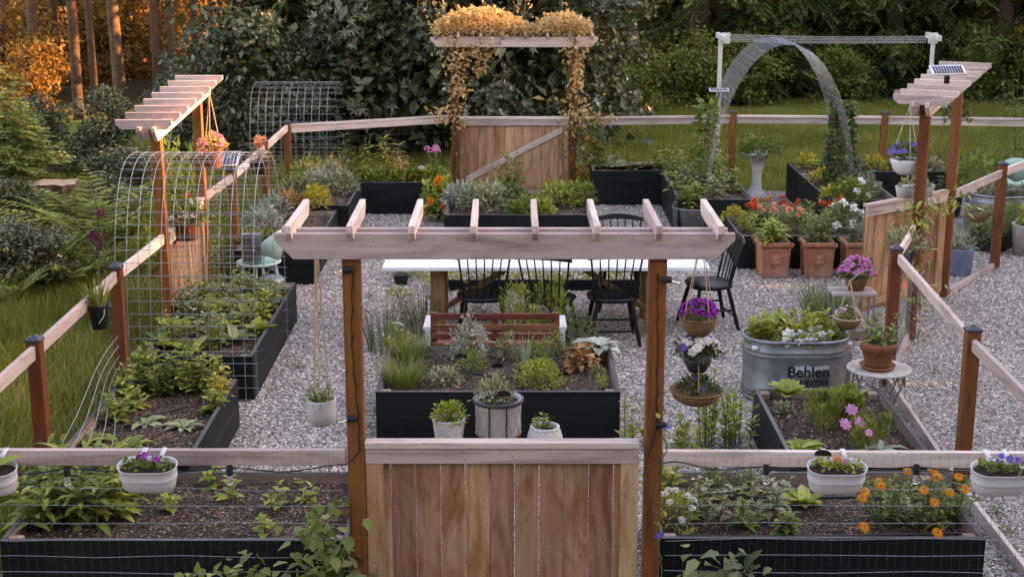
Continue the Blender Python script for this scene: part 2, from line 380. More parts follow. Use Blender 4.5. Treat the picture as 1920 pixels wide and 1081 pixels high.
# --- plant parts (local coordinates, base at the origin)
def p_mound(mb,sb,rng,r,h,n,L,W,fold=.2,k=0):
    d=fan(rng,n,-.1,1); q=rng.uniform(.35,1,n)**.5
    lump=1+.22*np.sin(5*d[:,0]+rng.uniform(0,6))*np.cos(4*d[:,1]+rng.uniform(0,6))
    p=d*np.array([r,r,h*.78])*(q*lump)[:,None]+np.array([0,0,h*.18]); p[:,2]=np.clip(p[:,2],.01,None)
    dd=unit(d+rng.normal(0,.6,(n,3))+np.array([0,0,.25]))
    l=L*rng.uniform(.6,1.25,n)
    if k: mb.add(*ribbons(rng,p,dd,l,W*l/L,k,.5,fold))
    else: mb.add(*leaves(rng,p,dd,l,W*l/L,fold))
    if sb is not None:
        for i in range(min(14,max(5,n//20))):
            e=p[rng.integers(n)]; sb.tube([(0,0,-.03),(e[0]*.45,e[1]*.45,e[2]*.6),tuple(e)],[.005,.004,.002],4)
def p_upright(mb,sb,rng,ns,h,spread,nl,L,W,k=2,droop=.6,base=.08,lean=.25,rise=.5,whorl=1,tops=None):
    for i in range(ns):
        a=rng.uniform(0,2*np.pi); b=np.array([math.cos(a),math.sin(a),0])*spread*math.sqrt(rng.uniform(0,1))
        hh=h*rng.uniform(.7,1.1); ln=np.array([math.cos(a),math.sin(a),0])*lean*hh*rng.uniform(.2,1)
        t=np.linspace(0,1,6)[:,None]; pts=b+ln*t**1.6+np.array([0,0,hh])*t; pts[0,2]-=.03
        sb.tube(pts,np.linspace(.0055,.002,6)*min(1.1,max(.6,h/.4)),4)
        tt=np.repeat(np.sort(rng.uniform(base,1,max(1,nl//whorl))),whorl); m=len(tt)
        pb=b+ln*(tt[:,None])**1.6+np.array([0,0,hh])*tt[:,None]
        an=np.arange(m)*2.4+rng.uniform(0,6) if whorl==1 else np.arange(m)*2*np.pi/whorl+np.repeat(rng.uniform(0,6,m//whorl),whorl)
        dd=np.stack([np.cos(an),np.sin(an),np.full(m,rise)+.5*tt],1)+rng.normal(0,.15,(m,3))
        l=L*(1.1-.55*tt)*rng.uniform(.8,1.2,m)
        if k: mb.add(*ribbons(rng,pb,dd,l,W*l/L,k,droop,.15))
        else: mb.add(*leaves(rng,pb,dd,l,W*l/L))
        if tops is not None: tops.append(pts[-1])
def p_rosette(mb,rng,n,L,W,k=3,droop=.7,rise=.6,prof='leaf',c=(0,0,0.01)):
    a=np.arange(n)*2.4+rng.uniform(0,6); z=rise*(1-.6*np.arange(n)[::-1]/n)+rng.normal(0,.1,n)
    dd=np.stack([np.cos(a),np.sin(a),z+.15],1); l=L*rng.uniform(.7,1.15,n)
    mb.add(*ribbons(rng,np.tile(np.array(c,float),(n,1)),dd,l,W*l/L,k,droop,.18,prof))
def p_blades(mb,rng,n,h,r,W,droop=.6,rise=2.2,k=3):
    a=rng.uniform(0,2*np.pi,n); q=np.sqrt(rng.uniform(0,1,n))*r
    b=np.stack([np.cos(a)*q,np.sin(a)*q,np.zeros(n)-.01],1); a2=a+rng.normal(0,.9,n)
    dd=np.stack([np.cos(a2),np.sin(a2),rise*rng.uniform(.6,1.8,n)],1)
    mb.add(*ribbons(rng,b,dd,h*rng.uniform(.6,1.1,n),W,k,droop,.1,'blade'))
def p_feather(mb,sb,rng,ns,h,spread,npin=26,L=.06):
    """fennel / asparagus plumes"""
    for i in range(ns):
        a=rng.uniform(0,6.28); b=np.array([math.cos(a),math.sin(a),0])*spread*rng.uniform(0,1)
        hh=h*rng.uniform(.7,1.1); sb.tube([tuple(b-[0,0,.03]),tuple(b*1.15+[0,0,hh*.5]),tuple(b*1.3+[0,0,hh])],[.004,.003,.0015],4)
        m=npin*7; t=rng.uniform(.25,1,m); an=rng.uniform(0,6.28,m); q=rng.uniform(0,1,m)*(.11*(1.05-t)+.012)*(h/.35)
        pb=b*(1+.3*t[:,None])+np.stack([np.cos(an)*q,np.sin(an)*q,hh*t],1)
        dd=np.stack([np.cos(an)*.7,np.sin(an)*.7,np.full(m,1.1)],1)+rng.normal(0,.25,(m,3))
        mb.add(*leaves(rng,pb,dd,L*rng.uniform(.7,1.3,m),.0095))
def p_frond(mb,sb,rng,n,L,W=.16,npin=16,rise=1.3,droop=1.0):
    for i in range(n):
        a=i*2*math.pi/n+rng.uniform(-.3,.3); l=L*rng.uniform(.75,1.1); k=npin; cur=np.array([0,0,0.]); d=unit(np.array([math.cos(a),math.sin(a),rise*rng.uniform(.7,1.3)])[None])[0]
        s=np.array([-math.sin(a),math.cos(a),0]); pts=[cur.copy()]; B=[];D=[];LL=[]
        for j in range(k):
            d=d+np.array([0,0,-droop/k]); d/=np.linalg.norm(d); cur=cur+d*l/k; pts.append(cur.copy()); t=(j+1)/k
            wl=W*l*(math.sin(math.pi*min(1,(.12+.95*t)))**.7 if t<.97 else .1)*1.1
            for sg in (-1,1): B.append(cur);D.append(s*sg+d*.45+np.array([0,0,-.1]));LL.append(max(.01,wl))
        sb.tube(pts[::3]+[pts[-1]],np.linspace(.005,.001,len(pts[::3])+1),4)
        B=np.array(B);D=np.array(D);LL=np.array(LL)
        mb.add(*leaves(rng,B,D,LL,l/k*.95,.1,up=np.tile([0,0,1.],(len(B),1))))
_FC={}
def flower_mesh(kind,mat,r):
    key=(kind,mat,round(r,3))
    if key in _FC: return _FC[key]
    rng=np.random.default_rng(len(_FC)+5); mb=MB()
    if kind=='daisy':
        for ring,(n,rr,rise) in enumerate(((15,1,.12),(11,.68,.5))):
            a=np.arange(n)*2*np.pi/n+ring*.2; d=np.stack([np.cos(a),np.sin(a),np.full(n,rise)],1)
            mb.add(*ribbons(rng,d*np.array([.12,.12,0])*r+[0,0,.004*ring],d,r*rr,r*.36,2,.25,.1,'spoon'))
    elif kind=='pansy':
        for a,sz,z in ((1.57,1,.002),(.5,.95,.0),(2.64,.95,.001),(-.7,.85,.004),(-2.44,.85,.003)):
            d=np.array([[math.cos(a),math.sin(a),.25]]); mb.add(*ribbons(rng,np.array([[0,0,z]]),d,r*sz,r*1.05,3,.3,.05,'round'))
    elif kind=='bloom':
        n=16; d=fan(rng,n,.0,1); mb.add(*ribbons(rng,np.zeros((n,3)),d,r,r*.75,2,.5,.25,'round'))
    elif kind=='cosmos':
        n=8; a=np.arange(n)*2*np.pi/n; d=np.stack([np.cos(a),np.sin(a),np.full(n,.15)],1)
        mb.add(*ribbons(rng,d*r*.1,d,r,r*.62,3,.15,.05,'round'))
    elif kind=='cluster':
        n=22; p=fan(rng,n,.0,1)*r*.75
        for q in range(4):
            a=q*1.57; mb.add(*leaves(rng,p,unit(p+1e-6)*.5+np.array([math.cos(a),math.sin(a),.1]),r*.35,r*.3,.1))
    me=mb.build('flower_mesh_tmp',mat); m=me.data; bpy.data.objects.remove(me); m.name='flower'
    if kind in('daisy','pansy','cosmos'):
        bm=bmesh.new(); bm.from_mesh(m); g=bmesh.ops.create_icosphere(bm,subdivisions=1,radius=r*(.26 if kind=='daisy' else .17))
        vs_=set(g['verts'])
        for v in vs_: v.co.z=v.co.z*.6+r*.07
        for f in bm.faces:
            if all(v in vs_ for v in f.verts): f.material_index=1
        bm.to_mesh(m); bm.free(); m.materials.append(M['flowereye' if kind=='daisy' and mat=='pt_orange' else 'floweryellow'])
    _FC[key]=m; return m
def flower(parent,pos,kind,mat,r,face=None,name='flower'):
    o=link(name,flower_mesh(kind,mat,r),parent); f=Vector(face if face is not None else (random.uniform(-.4,.4),random.uniform(-.9,-.1),.8)).normalized()
    q=f.to_track_quat('Z','Y'); mt=(q.to_matrix()@Matrix.Rotation(random.uniform(0,6),3,'Z')).to_4x4(); mt.translation=Vector(pos); o.matrix_local=mt
    return o
class Plant:
    """an Empty with foliage, stem and flower parts"""
    def __init__(s,name,label,loc,cat='plant',group=None,rz=0):
        s.o=thing(name,label,cat,loc,rz,group); s.rng=nrng(); s.f=MB(); s.s=MB(); s.tops=[]
    def done(s,mat='lf_mid',smat='stemgreen',fname='foliage'):
        if s.f.n: s.f.build(fname,mat,s.o)
        if s.s.n: s.s.build('stem',smat,s.o)
        return s.o
def bush(name,label,loc,r,h,n,L,W,mat,smat='stemgreen',k=0,group=None,flowers=None,fold=.2,cat='plant'):
    p=Plant(name,label,loc,cat,group); p_mound(p.f,p.s,p.rng,r,h,n,L,W,fold,k)
    if flowers:
        kind,fm,fr,nf=flowers
        d=fan(p.rng,nf,.15,1)
        for q in d: flower(p.o,(q[0]*r,q[1]*r,h*.2+q[2]*h*.82),kind,fm,fr,face=(q[0]*.6,q[1]*.4-.5,.6+q[2]))
    return p.done(mat,smat)

# ================================================================== THE SETTING
def struct(o): o['kind']='structure'; return o
def stuff(o,label,cat): o['kind']='stuff'; return tag(o,label,cat)
# ground sheet with a gentle roll far out
gx=np.concatenate([np.linspace(-220,-25,14),np.linspace(-20,30,40),np.linspace(38,220,14)]); gy=np.concatenate([np.linspace(-60,0,6),np.linspace(3,45,50),np.linspace(50,260,18)])
X,Y=np.meshgrid(gx,gy); Z=-.03+.0*X
out=np.clip((np.abs(X-1)-6)/8,0,1)+np.clip((Y-22.5)/8,0,1)
Z=Z+np.clip(out,0,1)*(.05*np.sin(X*.7+1)*np.cos(Y*.5)+.05)+np.clip((Y-52)/40,0,1)*4
V=np.stack([X,Y,Z],-1).reshape(-1,3); nx=len(gx); ii=np.arange(len(gy)-1)[:,None]*nx+np.arange(nx-1)[None]; ii=ii.ravel()[:,None]
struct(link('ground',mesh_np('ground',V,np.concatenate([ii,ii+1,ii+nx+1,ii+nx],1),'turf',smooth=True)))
# gravel sheet: the fenced garden and the drive on its right
gp=[(-3.22,4.0),(-3.22,12),(-3.12,20.7),(-.95,21.9),(3.3,21.95),(7.2,21.6),(14,21.0),(14,4.0)]
bm=bmesh.new(); vsx=[bm.verts.new((x,y,0)) for x,y in gp]; bm.faces.new(vsx); bmesh.ops.recalc_face_normals(bm,faces=bm.faces)
me=bpy.data.meshes.new('gravel'); bm.to_mesh(me); bm.free(); me.materials.append(M['gravel'])
if me.polygons[0].normal.z<0: me.flip_normals()
struct(link('gravel',me))
BEDS=dict(NL=(-3.06,-.98,8.12,9.25,.40),NR=(.88,2.84,8.15,9.25,.40),L1=(-3.15,-2.21,9.45,11.28,.40),L2=(-3.15,-2.2,11.9,14.5,.40),CB=(-1.07,.85,10.95,12.2,.40),
 R1=(1.91,2.91,9.45,11.05,.40),L3=(-3.1,-2.22,16.0,18.3,.40),ULa=(-2.95,-2.08,18.36,20.0,.45),ULb=(-2.95,-.98,20.04,20.62,.45),URa=(2.13,3.1,18.5,20.66,.5),URb=(1.15,3.1,20.7,21.4,.5),
 RM=(2.65,4.15,16.75,18.0,.40),RFa=(4.05,4.95,18.45,20.6,.5),RFb=(4.05,6.25,20.64,21.4,.5),CR=(-.85,1.0,18.0,19.8,.40))
def in_beds(x,y,pad=.0):
    m=np.zeros(len(x),bool)
    for a,b,c,d,h in BEDS.values(): m|=(x>a-pad)&(x<b+pad)&(y>c-pad)&(y<d+pad)
    return m
def pebbles(rng,x,y,s0,s1):
    n=len(x); s=rng.uniform(s0,s1,n); base=np.array([(1,0,0),(0,1,0),(-1,0,0),(0,-1,0),(0,0,1)],float)
    a=rng.uniform(0,6.28,n); ca,sa=np.cos(a),np.sin(a)
    v=base[None]*np.stack([s*rng.uniform(.8,1.3,n),s*rng.uniform(.6,1,n),s*rng.uniform(.5,.9,n)],1)[:,None,:]*rng.uniform(.75,1.2,(n,5,1))
    vx=v[...,0]*ca[:,None]-v[...,1]*sa[:,None]; vy=v[...,0]*sa[:,None]+v[...,1]*ca[:,None]
    V=np.stack([vx+x[:,None],vy+y[:,None],np.maximum(v[...,2]+.002,.001)],-1).reshape(-1,3)
    i=np.arange(n)[:,None]*5; F=np.concatenate([np.concatenate([i+q,i+(q+1)%4,i+4],1) for q in range(4)])
    return V,F,np.repeat(np.clip(rng.beta(2.2,2.0,n),0,1),5)
rng=np.random.default_rng(3)
n=150000; yy=8.0+rng.uniform(0,1,n)**1.7*13.5; xx=rng.uniform(-3.2,8.5,n)
k=(np.abs(xx)<.45*yy+.2)&(~in_beds(xx,yy,-.02))&~((yy>8)&(xx>7.3)&(yy>20)); xx=xx[k];yy=yy[k]
mb=MB(); mb.add(*pebbles(rng,xx,yy,.008,.019))
stuff(mb.build('gravel_stones','pebble'),'loose grey and pinkish gravel stones covering the garden paths','gravel')
# lawn blades
def lawn(name,label,box,n,h,wid,seed,reject=None):
    rng=np.random.default_rng(seed); x=rng.uniform(box[0],box[1],n); y=rng.uniform(box[2],box[3],n)
    cl=np.sin(x*1.7+seed)*np.cos(y*1.3)+np.sin(x*4.1)*np.cos(y*3.3+seed)
    if reject is not None: k=~reject(x,y); x=x[k];y=y[k];cl=cl[k]; n=len(x)
    a=rng.uniform(0,6.28,n); hh=h*rng.uniform(.5,1.3,n)*(1+.25*cl); ln=rng.uniform(.1,.8,n)*hh
    b=np.stack([x,y,np.full(n,-.03)],1); t=b+np.stack([np.cos(a)*ln,np.sin(a)*ln,hh+.05],1); a2=rng.uniform(0,6.28,n); s=np.stack([np.cos(a2)*wid,np.sin(a2)*wid,np.zeros(n)],1)
    V=np.stack([b-s,b+s,t],1).reshape(-1,3); F=np.arange(3*n).reshape(-1,3)
    mb=MB(); mb.add(V,F,np.repeat(np.clip(.45+.13*cl+rng.normal(0,.2,n),0,1),3)); stuff(mb.build(name,'grass'),label,'grass')
lawn('lawn_grass','sunless mown lawn grass behind the far fence',(-2,13,21.8,33),130000,.10,.009,5,lambda x,y:(x>0)&(y<21.65-.06*(x-3)))
lawn('side_grass','uncut green grass outside the fence beside the arched trellis',(-7.5,-3.25,8,21),90000,.17,.007,6)
lawn('verge_grass','rough grass between the far fence and the evergreen shrubs',(-8,-.9,21,26),30000,.16,.009,8,lambda x,y:(x>-3.1)&(y<21.9))

# the house the view is taken from, behind the camera
plain('siding',(.16,.17,.17),.7,var=.12,scale=3); plain('roofing',(.05,.05,.055),.85,var=.3,scale=8); plain('paneglass',(.03,.035,.04),.08,spec=.6)
Hs=thing('house','grey sided two storey house overlooking the garden','house',(-1,-5,0))
mb=MB(); mb.box((-9,-4,-.1),(9,4.2,6.4)); mb.build('wall','siding',Hs)
mb=MB(); mb.add([(-9.5,-4.6,6.3),(9.5,-4.6,6.3),(9.5,0,8.6),(-9.5,0,8.6),(-9.5,4.6,6.3),(9.5,4.6,6.3)],[(0,1,2,3),(3,2,5,4),(0,4,5,1)]); mb.build('roof','roofing',Hs)
for x in (-6,-2.5,5,7.4):
    for z in (.9,3.9):
        mb=MB(); mb.box((x-.6,4.2,z),(x+.6,4.24,z+1.3)); w_=mb.build('window','whitepot',Hs); mb=MB(); mb.box((x-.54,4.24,z+.06),(x+.54,4.25,z+1.24)); mb.build('pane','paneglass',w_)
# ------------------------------------------------------------------ fences, gates, pergolas
def post(parent,x,y,h,wd=.095,mat='post',cap=True,z0=0,name='post',rz=0):
    o=board(parent,name,(x,y,z0),(x,y,h),wd,wd,mat,up=(math.sin(rz),math.cos(rz),0),bev=.005)
    if cap:
        mb=MB(); r=wd*.56; mb.add([(-r,-r,0),(r,-r,0),(r,r,0),(-r,r,0),(-r,-r,.018),(r,-r,.018),(r,r,.018),(-r,r,.018),(0,0,.05)],
          [(0,3,2,1),(0,1,5,4),(1,2,6,5),(2,3,7,6),(3,0,4,7)]) ; mb.add([(-r,-r,.018),(r,-r,.018),(r,r,.018),(-r,r,.018),(0,0,.05)],[(0,1,4),(1,2,4),(2,3,4),(3,0,4)])
        c=mb.build('post_cap','cap',o); c.matrix_local=Matrix.LocRotScale(o.location,o.rotation_euler,None).inverted()@Matrix.Translation((x,y,h))
    return o
def wiremesh(parent,p0,p1,z0,z1,dh,dv,r=.0012,seed=1,mat='wiredull',wob=.006,off=0):
    """welded wire between two ground points: one joined part"""
    rng=np.random.default_rng(seed); p0=np.array(p0,float);p1=np.array(p1,float); L=np.linalg.norm(p1-p0); mb=MB()
    d=(p1-p0)/L; nrm=np.array([-d[1],d[0]])
    mh=MB()
    for z in np.arange(z0,z1+.001,dv):
        m=max(3,int(L/.35)); t=np.linspace(0,1,m); w1=rng.normal(0,wob,m); w2=rng.normal(0,wob*.8,m)
        P=np.stack([p0[0]+d[0]*L*t+nrm[0]*(w2+off),p0[1]+d[1]*L*t+nrm[1]*(w2+off),z+w1],1); mh.tube(P,r*1.25,3)
    for s in np.arange(dh,L,dh):
        q=p0+d*s; a=rng.normal(0,wob*.4,3); mb.tube([(q[0]+nrm[0]*off,q[1]+nrm[1]*off,z0),(q[0]+a[0]+nrm[0]*off,q[1]+nrm[1]*(off+a[1]),(z0+z1)/2),(q[0]+nrm[0]*off,q[1]+nrm[1]*off,z1)],r*.6,3)
    mh.build('line_wire','wire' if mat=='wiredull' and dh<.06 else mat,parent,kind='stuff')
    return mb.build('stay_wire',mat,parent,kind='stuff')
def gate(name,label,A,B,top,bot,nb,facing,brace=False,loc=None):
    """boards between ground points A and B; facing = +1/-1 side of the boards' rails"""
    A=Vector((*A,0));B=Vector((*B,0)); d=(B-A); L=d.length; x=d.normalized(); nrm=Vector((-x.y,x.x,0))*facing
    g=thing(name,label,'gate',A); O=Vector((0,0,0))
    wb=L/nb
    for i in range(nb):
        c=x*(wb*(i+.5)); off=nrm*random.uniform(-.002,.002); z1=top-.02
        board(g,'picket',c+off+Vector((0,0,bot+random.uniform(0,.015))),c+off+Vector((0,0,z1-.008)),wb-random.choice((.003,.004,.006)),.018,'gate',up=x)
    # outer stiles
    for s in (wb*.36,L-wb*.36):
        board(g,'stile',x*s+nrm*.024+Vector((0,0,bot)),x*s+nrm*.024+Vector((0,0,top-.11)),wb*.72,.024,'gate',up=x)
    board(g,'top_rail',nrm*.026+Vector((0,0,top-.065)),x*L+nrm*.026+Vector((0,0,top-.065)),.09,.028,'rail')
    board(g,'bottom_rail',nrm*.026+Vector((0,0,bot+.07)),x*L+nrm*.026+Vector((0,0,bot+.07)),.09,.026,'gate')
    board(g,'cap_rail',nrm*.012+Vector((0,0,top)),x*L+nrm*.012+Vector((0,0,top)),.036,.08,'rail')
    if brace: board(g,'brace',x*(wb*.3)+nrm*.0245+Vector((0,0,bot+.16)),x*(L-wb*.3)+nrm*.0245+Vector((0,0,top-.14)),.085,.022,'rail')
    return g
def pergola(name,label,c,rz,half,over,zb,raf_f,raf_b,n=8,pw=.095,tilt=0,hook=True,rafw=.088,dx=0):
    """posts at +-half along local x, beams along x, rafters along y from -raf_f to +raf_b"""
    g=thing(name,label,'pergola',(c[0],c[1],0),rz)
    z=lambda x: zb+tilt*x
    for sx in (-half,half):
        top=z(sx)+.13; board(g,'post',(sx,0,-.05),(sx,0,top),pw,pw,'post',up=(0,1,0),bev=.005)
    Lb=half+over
    for sy in (-(pw/2+.0195),(pw/2+.0195)):
        cut=.075; e=Lb if sy<0 else Lb-.02; poly=((-e,.07),(-e,.032),(-e+.10,-.07),(e-.10,-.07),(e,.032),(e,.07))
        board(g,'beam',(-e+dx,sy,z(-e)+.07),(e+dx,sy,z(e)+.07),.14,.038,'beam',poly=poly)
    for i in range(n):
        x=-Lb+.085+(2*Lb-.17)*i/(n-1)+dx; L=(raf_f+raf_b); h=L/2; w2=rafw/2
        poly=((-h,w2),(-h,.0),(-h+.05,-w2),(h-.05,-w2),(h,.0),(h,w2))
        board(g,'rafter',(x,-raf_f,z(x)+.14+w2-.03),(x+random.uniform(-.006,.006),raf_b,z(x)+.14+w2-.03),rafw,.034,'beam',poly=poly)
    return g
# near gate and its pergola
PN=pergola('pergola','cedar pergola over the near board gate, hung with baskets',(-.04,7.70),0,.825,.40,2.235,.16,.60)
gate('board_gate','tall cedar board gate closing the path between two stained posts',(-.815,7.70),(.705,7.70),1.17,.08,11,-1)
# near fences
f=thing('fence','rail and wire fence in front of the bed with bean vines','fence',(-2,7.72,0)); o=Vector((2,-7.72,0))
board(f,'rail',Vector((-3.30,7.68,1.095))+o,Vector((-.922,7.68,1.095))+o,.09,.04,'rail')
post(f,-3.27+2,7.75-7.72,1.24)
wiremesh(f,(-3.25+2,7.635-7.72),(-.94+2,7.635-7.72),.02,1.13,.052,.1,.0013,3)
f=thing('fence','rail and wire fence in front of the bed with orange calendulas','fence',(2,7.72,0)); o=Vector((-2,-7.72,0))
board(f,'rail',Vector((.835,7.68,1.09))+o,Vector((3.32,7.68,1.075))+o,.09,.04,'rail')
post(f,3.27-2,7.76-7.72,1.24)
wiremesh(f,(.86-2,7.635-7.72),(3.25-2,7.635-7.72),.02,1.12,.052,.1,.0013,4)
# left fence in two runs, with the side gate and pergola between
f=thing('fence','side fence with sloping rails between grass and vegetable beds','fence',(-3.25,9.6,0)); o=Vector((3.25,-9.6,0))
for x,y in ((-3.26,9.62),(-3.27,11.78)): post(f,x+3.25,y-9.6,1.2)
for a,b in (((-3.26,7.8),(-3.26,9.57)),((-3.26,9.67),(-3.27,11.73)),((-3.27,11.83),(-3.22,13.2))):
    board(f,'rail',Vector((*a,1.13))+o,Vector((*b,1.13))+o,.095,.036,'rail')
wiremesh(f,(-3.30+3.25,7.8-9.6),(-3.30+3.25,13.2-9.6),.05,1.1,.1,.12,.0011,5)
PL=pergola('pergola','cedar pergola over the side gate, lit by low sun',(-3.25,14.24),R(91),.97,.42,2.13,.22,.28,tilt=.045)
gate('board_gate','low cedar side gate under the sunlit pergola',(-3.225,13.36),(-3.27,15.12),1.15,.1,12,-1)
f=thing('fence','side fence run with a solar light beside the lilies','fence',(-3.15,17,0)); o=Vector((3.15,-17,0))
for x,y in ((-3.19,16.52),(-3.18,18.69),(-3.17,20.6)): post(f,x+3.15,y-17,1.2)
for a,b in (((-3.25,15.3),(-3.19,16.47)),((-3.19,16.57),(-3.18,18.64)),((-3.18,18.74),(-3.17,20.55))):
    board(f,'rail',Vector((*a,1.13))+o,Vector((*b,1.13))+o,.09,.036,'rail')
wiremesh(f,(-3.21+3.15,15.3-17),(-3.21+3.15,20.55-17),.05,1.1,.15,.15,.0012,6)
# far fence
f=thing('fence','far rail fence with wire joining the vine covered gate','fence',(-2,21,0)); o=Vector((2,-21,0))
board(f,'rail',Vector((-3.12,20.62,1.10))+o,Vector((-.93,21.42,1.13))+o,.09,.036,'rail')
board(f,'rail',Vector((-3.14,20.63,1.155))+o,Vector((-.93,21.43,1.185))+o,.03,.08,'rail')
wiremesh(f,(-3.1+2,20.66-21),(-.95+2,21.46-21),.05,1.1,.15,.15,.0013,7)
f=thing('fence','far rail fence with dark capped posts along the lawn','fence',(3,21.6,0)); o=Vector((-3,-21.6,0))
for x,y in ((3.28,21.72),(5.5,21.6),(7.7,21.35)): post(f,x-3,y-21.6,1.2)
for a,b in (((.93,21.45),(3.23,21.72)),((3.33,21.72),(5.45,21.6)),((5.55,21.6),(7.65,21.35)),((7.75,21.35),(10,21.0))):
    board(f,'rail',Vector((*a,1.085))+o,Vector((*b,1.085))+o,.09,.036,'rail'); board(f,'cap_board',Vector((*a,1.145))+o,Vector((*b,1.145))+o,.03,.085,'rail')
wiremesh(f,(.95-3,21.5-21.6),(3.28-3,21.76-21.6),.05,1.08,.15,.15,.0012,8); wiremesh(f,(3.28-3,21.76-21.6),(7.7-3,21.39-21.6),.05,1.08,.15,.15,.0012,9)
pergola('pergola','far pergola overgrown with sunlit clematis above a braced gate',(.03,21.42),0,.86,.35,2.19,.16,.5)
gate('board_gate','far braced cedar gate under the sunlit vine',(-.77,21.42),(.83,21.42),1.16,.06,12,-1,brace=True)
# right fence run to the open gate
f=thing('fence','fence with chicken wire and dark post caps along the gravel drive','fence',(3.2,10,0)); o=Vector((-3.2,-10,0))
for x,y in ((3.2,9.80),(3.32,12.37)): post(f,x-3.2,y-10,1.22)
board(f,'rail',Vector((3.18,7.8,1.10))+o,Vector((3.2,9.75,1.13))+o,.085,.036,'rail'); board(f,'rail',Vector((3.22,9.85,1.12))+o,Vector((3.34,12.32,1.15))+o,.085,.036,'rail')
board(f,'rail',Vector((3.35,12.42,1.15))+o,Vector((3.84,13.72,1.12))+o,.085,.036,'rail')
for a,b in (((3.2,7.9),(3.2,9.74)),((3.21,9.86),(3.31,12.31)),((3.36,12.42),(3.84,13.7))):
    board(f,'bottom_board',Vector((*a,.045))+o,Vector((*b,.045))+o,.09,.035,'rail')
wiremesh(f,(3.23-3.2,7.9-10),(3.35-3.2,12.32-10),.1,1.1,.05,.09,.001,10,'wire'); wiremesh(f,(3.37-3.2,12.4-10),(3.86-3.2,13.7-10),.1,1.1,.05,.09,.001,11,'wire')
PRr=math.atan2(15.48-13.82,4.70-3.90)
PR=pergola('pergola','cedar pergola carrying a solar panel above the open gate',((3.90+4.70)/2,(13.82+15.48)/2),PRr,.92,.33,2.26,.28,.26,tilt=.045)
gate('board_gate','cedar gate standing open, draped with climbing leaves',(3.58,14.62),(4.63,15.44),1.17,.06,8,-1)
f=thing('fence','rail fence with a ground board beside the blue pot','fence',(5.7,16.87,0)); o=Vector((-5.7,-16.87,0))
post(f,0,0,1.22); post(f,7.0-5.7,18.6-16.87,1.2)
board(f,'rail',Vector((4.77,15.55,1.12))+o,Vector((5.67,16.82,1.12))+o,.09,.036,'rail'); board(f,'rail',Vector((5.74,16.92,1.12))+o,Vector((6.97,18.56,1.12))+o,.09,.036,'rail')
board(f,'bottom_board',Vector((4.80,15.6,.03))+o,Vector((5.66,16.8,.03))+o,.06,.04,'rail')
wiremesh(f,(4.79-5.7,15.58-16.87),(5.68-5.7,16.82-16.87),.06,1.08,.1,.1,.001,12)

# ------------------------------------------------------------------ raised beds
def bed(key,label,open_=''):
    a,b,c,d,h=BEDS[key]; t=.036; cx,cy=(a+b)/2,(c+d)/2
    g=thing('raised_bed',label,'raised bed',(cx,cy,0)); hx,hy=(b-a)/2,(d-c)/2; hb=h/2
    for k in range(2):
        z=hb*(k+.5); wd=hb-.004
        # local +y of a board faces the inside
        board(g,'board',(-hx,-hy+t/2,z),(hx,-hy+t/2,z),wd,t,'paintedboard',inner='inner')
        board(g,'board',(hx,hy-t/2,z),(-hx,hy-t/2,z),wd,t,'paintedboard',inner='inner')
        board(g,'board',(-hx+t/2,hy-t-.002,z),(-hx+t/2,-hy+t+.002,z),wd,t,'paintedboard',inner='inner')
        board(g,'board',(hx-t/2,-hy+t+.002,z),(hx-t/2,hy-t-.002,z),wd,t,'paintedboard',inner='inner')
    q=.075
    for sx in (-1,1):
        for sy in (-1,1): board(g,'corner_post',(sx*(hx-t-q/2-.002),sy*(hy-t-q/2-.002),.0),(sx*(hx-t-q/2-.002),sy*(hy-t-q/2-.002),h-.015),q,q,'inner',up=(0,1,0))
    rng=nrng(); nx=max(8,int(hx*2/.07)); ny=max(8,int(hy*2/.07)); X,Y=np.meshgrid(np.linspace(-hx+t+.001,hx-t-.001,nx),np.linspace(-hy+t+.001,hy-t-.001,ny))
    Z=h-.075+.012*np.sin(X*7+1)*np.cos(Y*6)+rng.normal(0,.007,X.shape); V=np.stack([X,Y,Z],-1).reshape(-1,3)
    i=(np.arange(ny-1)[:,None]*nx+np.arange(nx-1)[None]).ravel()[:,None]
    link('soil',mesh_np('soil',V,np.concatenate([i,i+1,i+nx+1,i+nx],1),'soil',smooth=True),g)
    if c<13:
        n=int(4*hx*hy*2600); x=rng.uniform(-hx+t+.01,hx-t-.01,n); y=rng.uniform(-hy+t+.01,hy-t-.01,n); V,F,rn=pebbles(rng,x,y,.004,.013)
        V[:,2]=V[:,2]*.7+h-.078+.012*np.sin(V[:,0]*7+1)*np.cos(V[:,1]*6)+.004; mb=MB(); mb.add(V,F,np.repeat(rng.beta(.9,1.9,n),5)); mb.build('bark_mulch','chips',g,kind='stuff')
    return g
bed('NL','black raised bed with seedlings and bean vines behind the wire fence')
bed('NR','black raised bed of orange calendulas behind the wire fence')
bed('L1','black raised bed with bright green clumps beside the curled wire panel')
bed('L2','long black raised bed underneath the near wire arch')
bed('CB','black herb bed in the middle of the gravel before the bench')
bed('R1','black raised bed with pink cosmos beside the round side table')
bed('L3','black raised bed of silver leaves behind the mint green chair')
bed('ULa','black raised bed arm along the side fence by the lilies')
bed('ULb','black raised bed of lilies and geraniums against the far fence')
bed('URa','black raised bed under the left foot of the tall arch')
bed('URb','black raised bed with squash along the far rail')
bed('RM','black flower bed behind the square terracotta pots')
bed('RFa','black raised bed under the right foot of the tall arch')
bed('RFb','black raised bed along the lawn fence beside the tall arch')
bed('CR','black raised bed of sage and mint before the far gate')

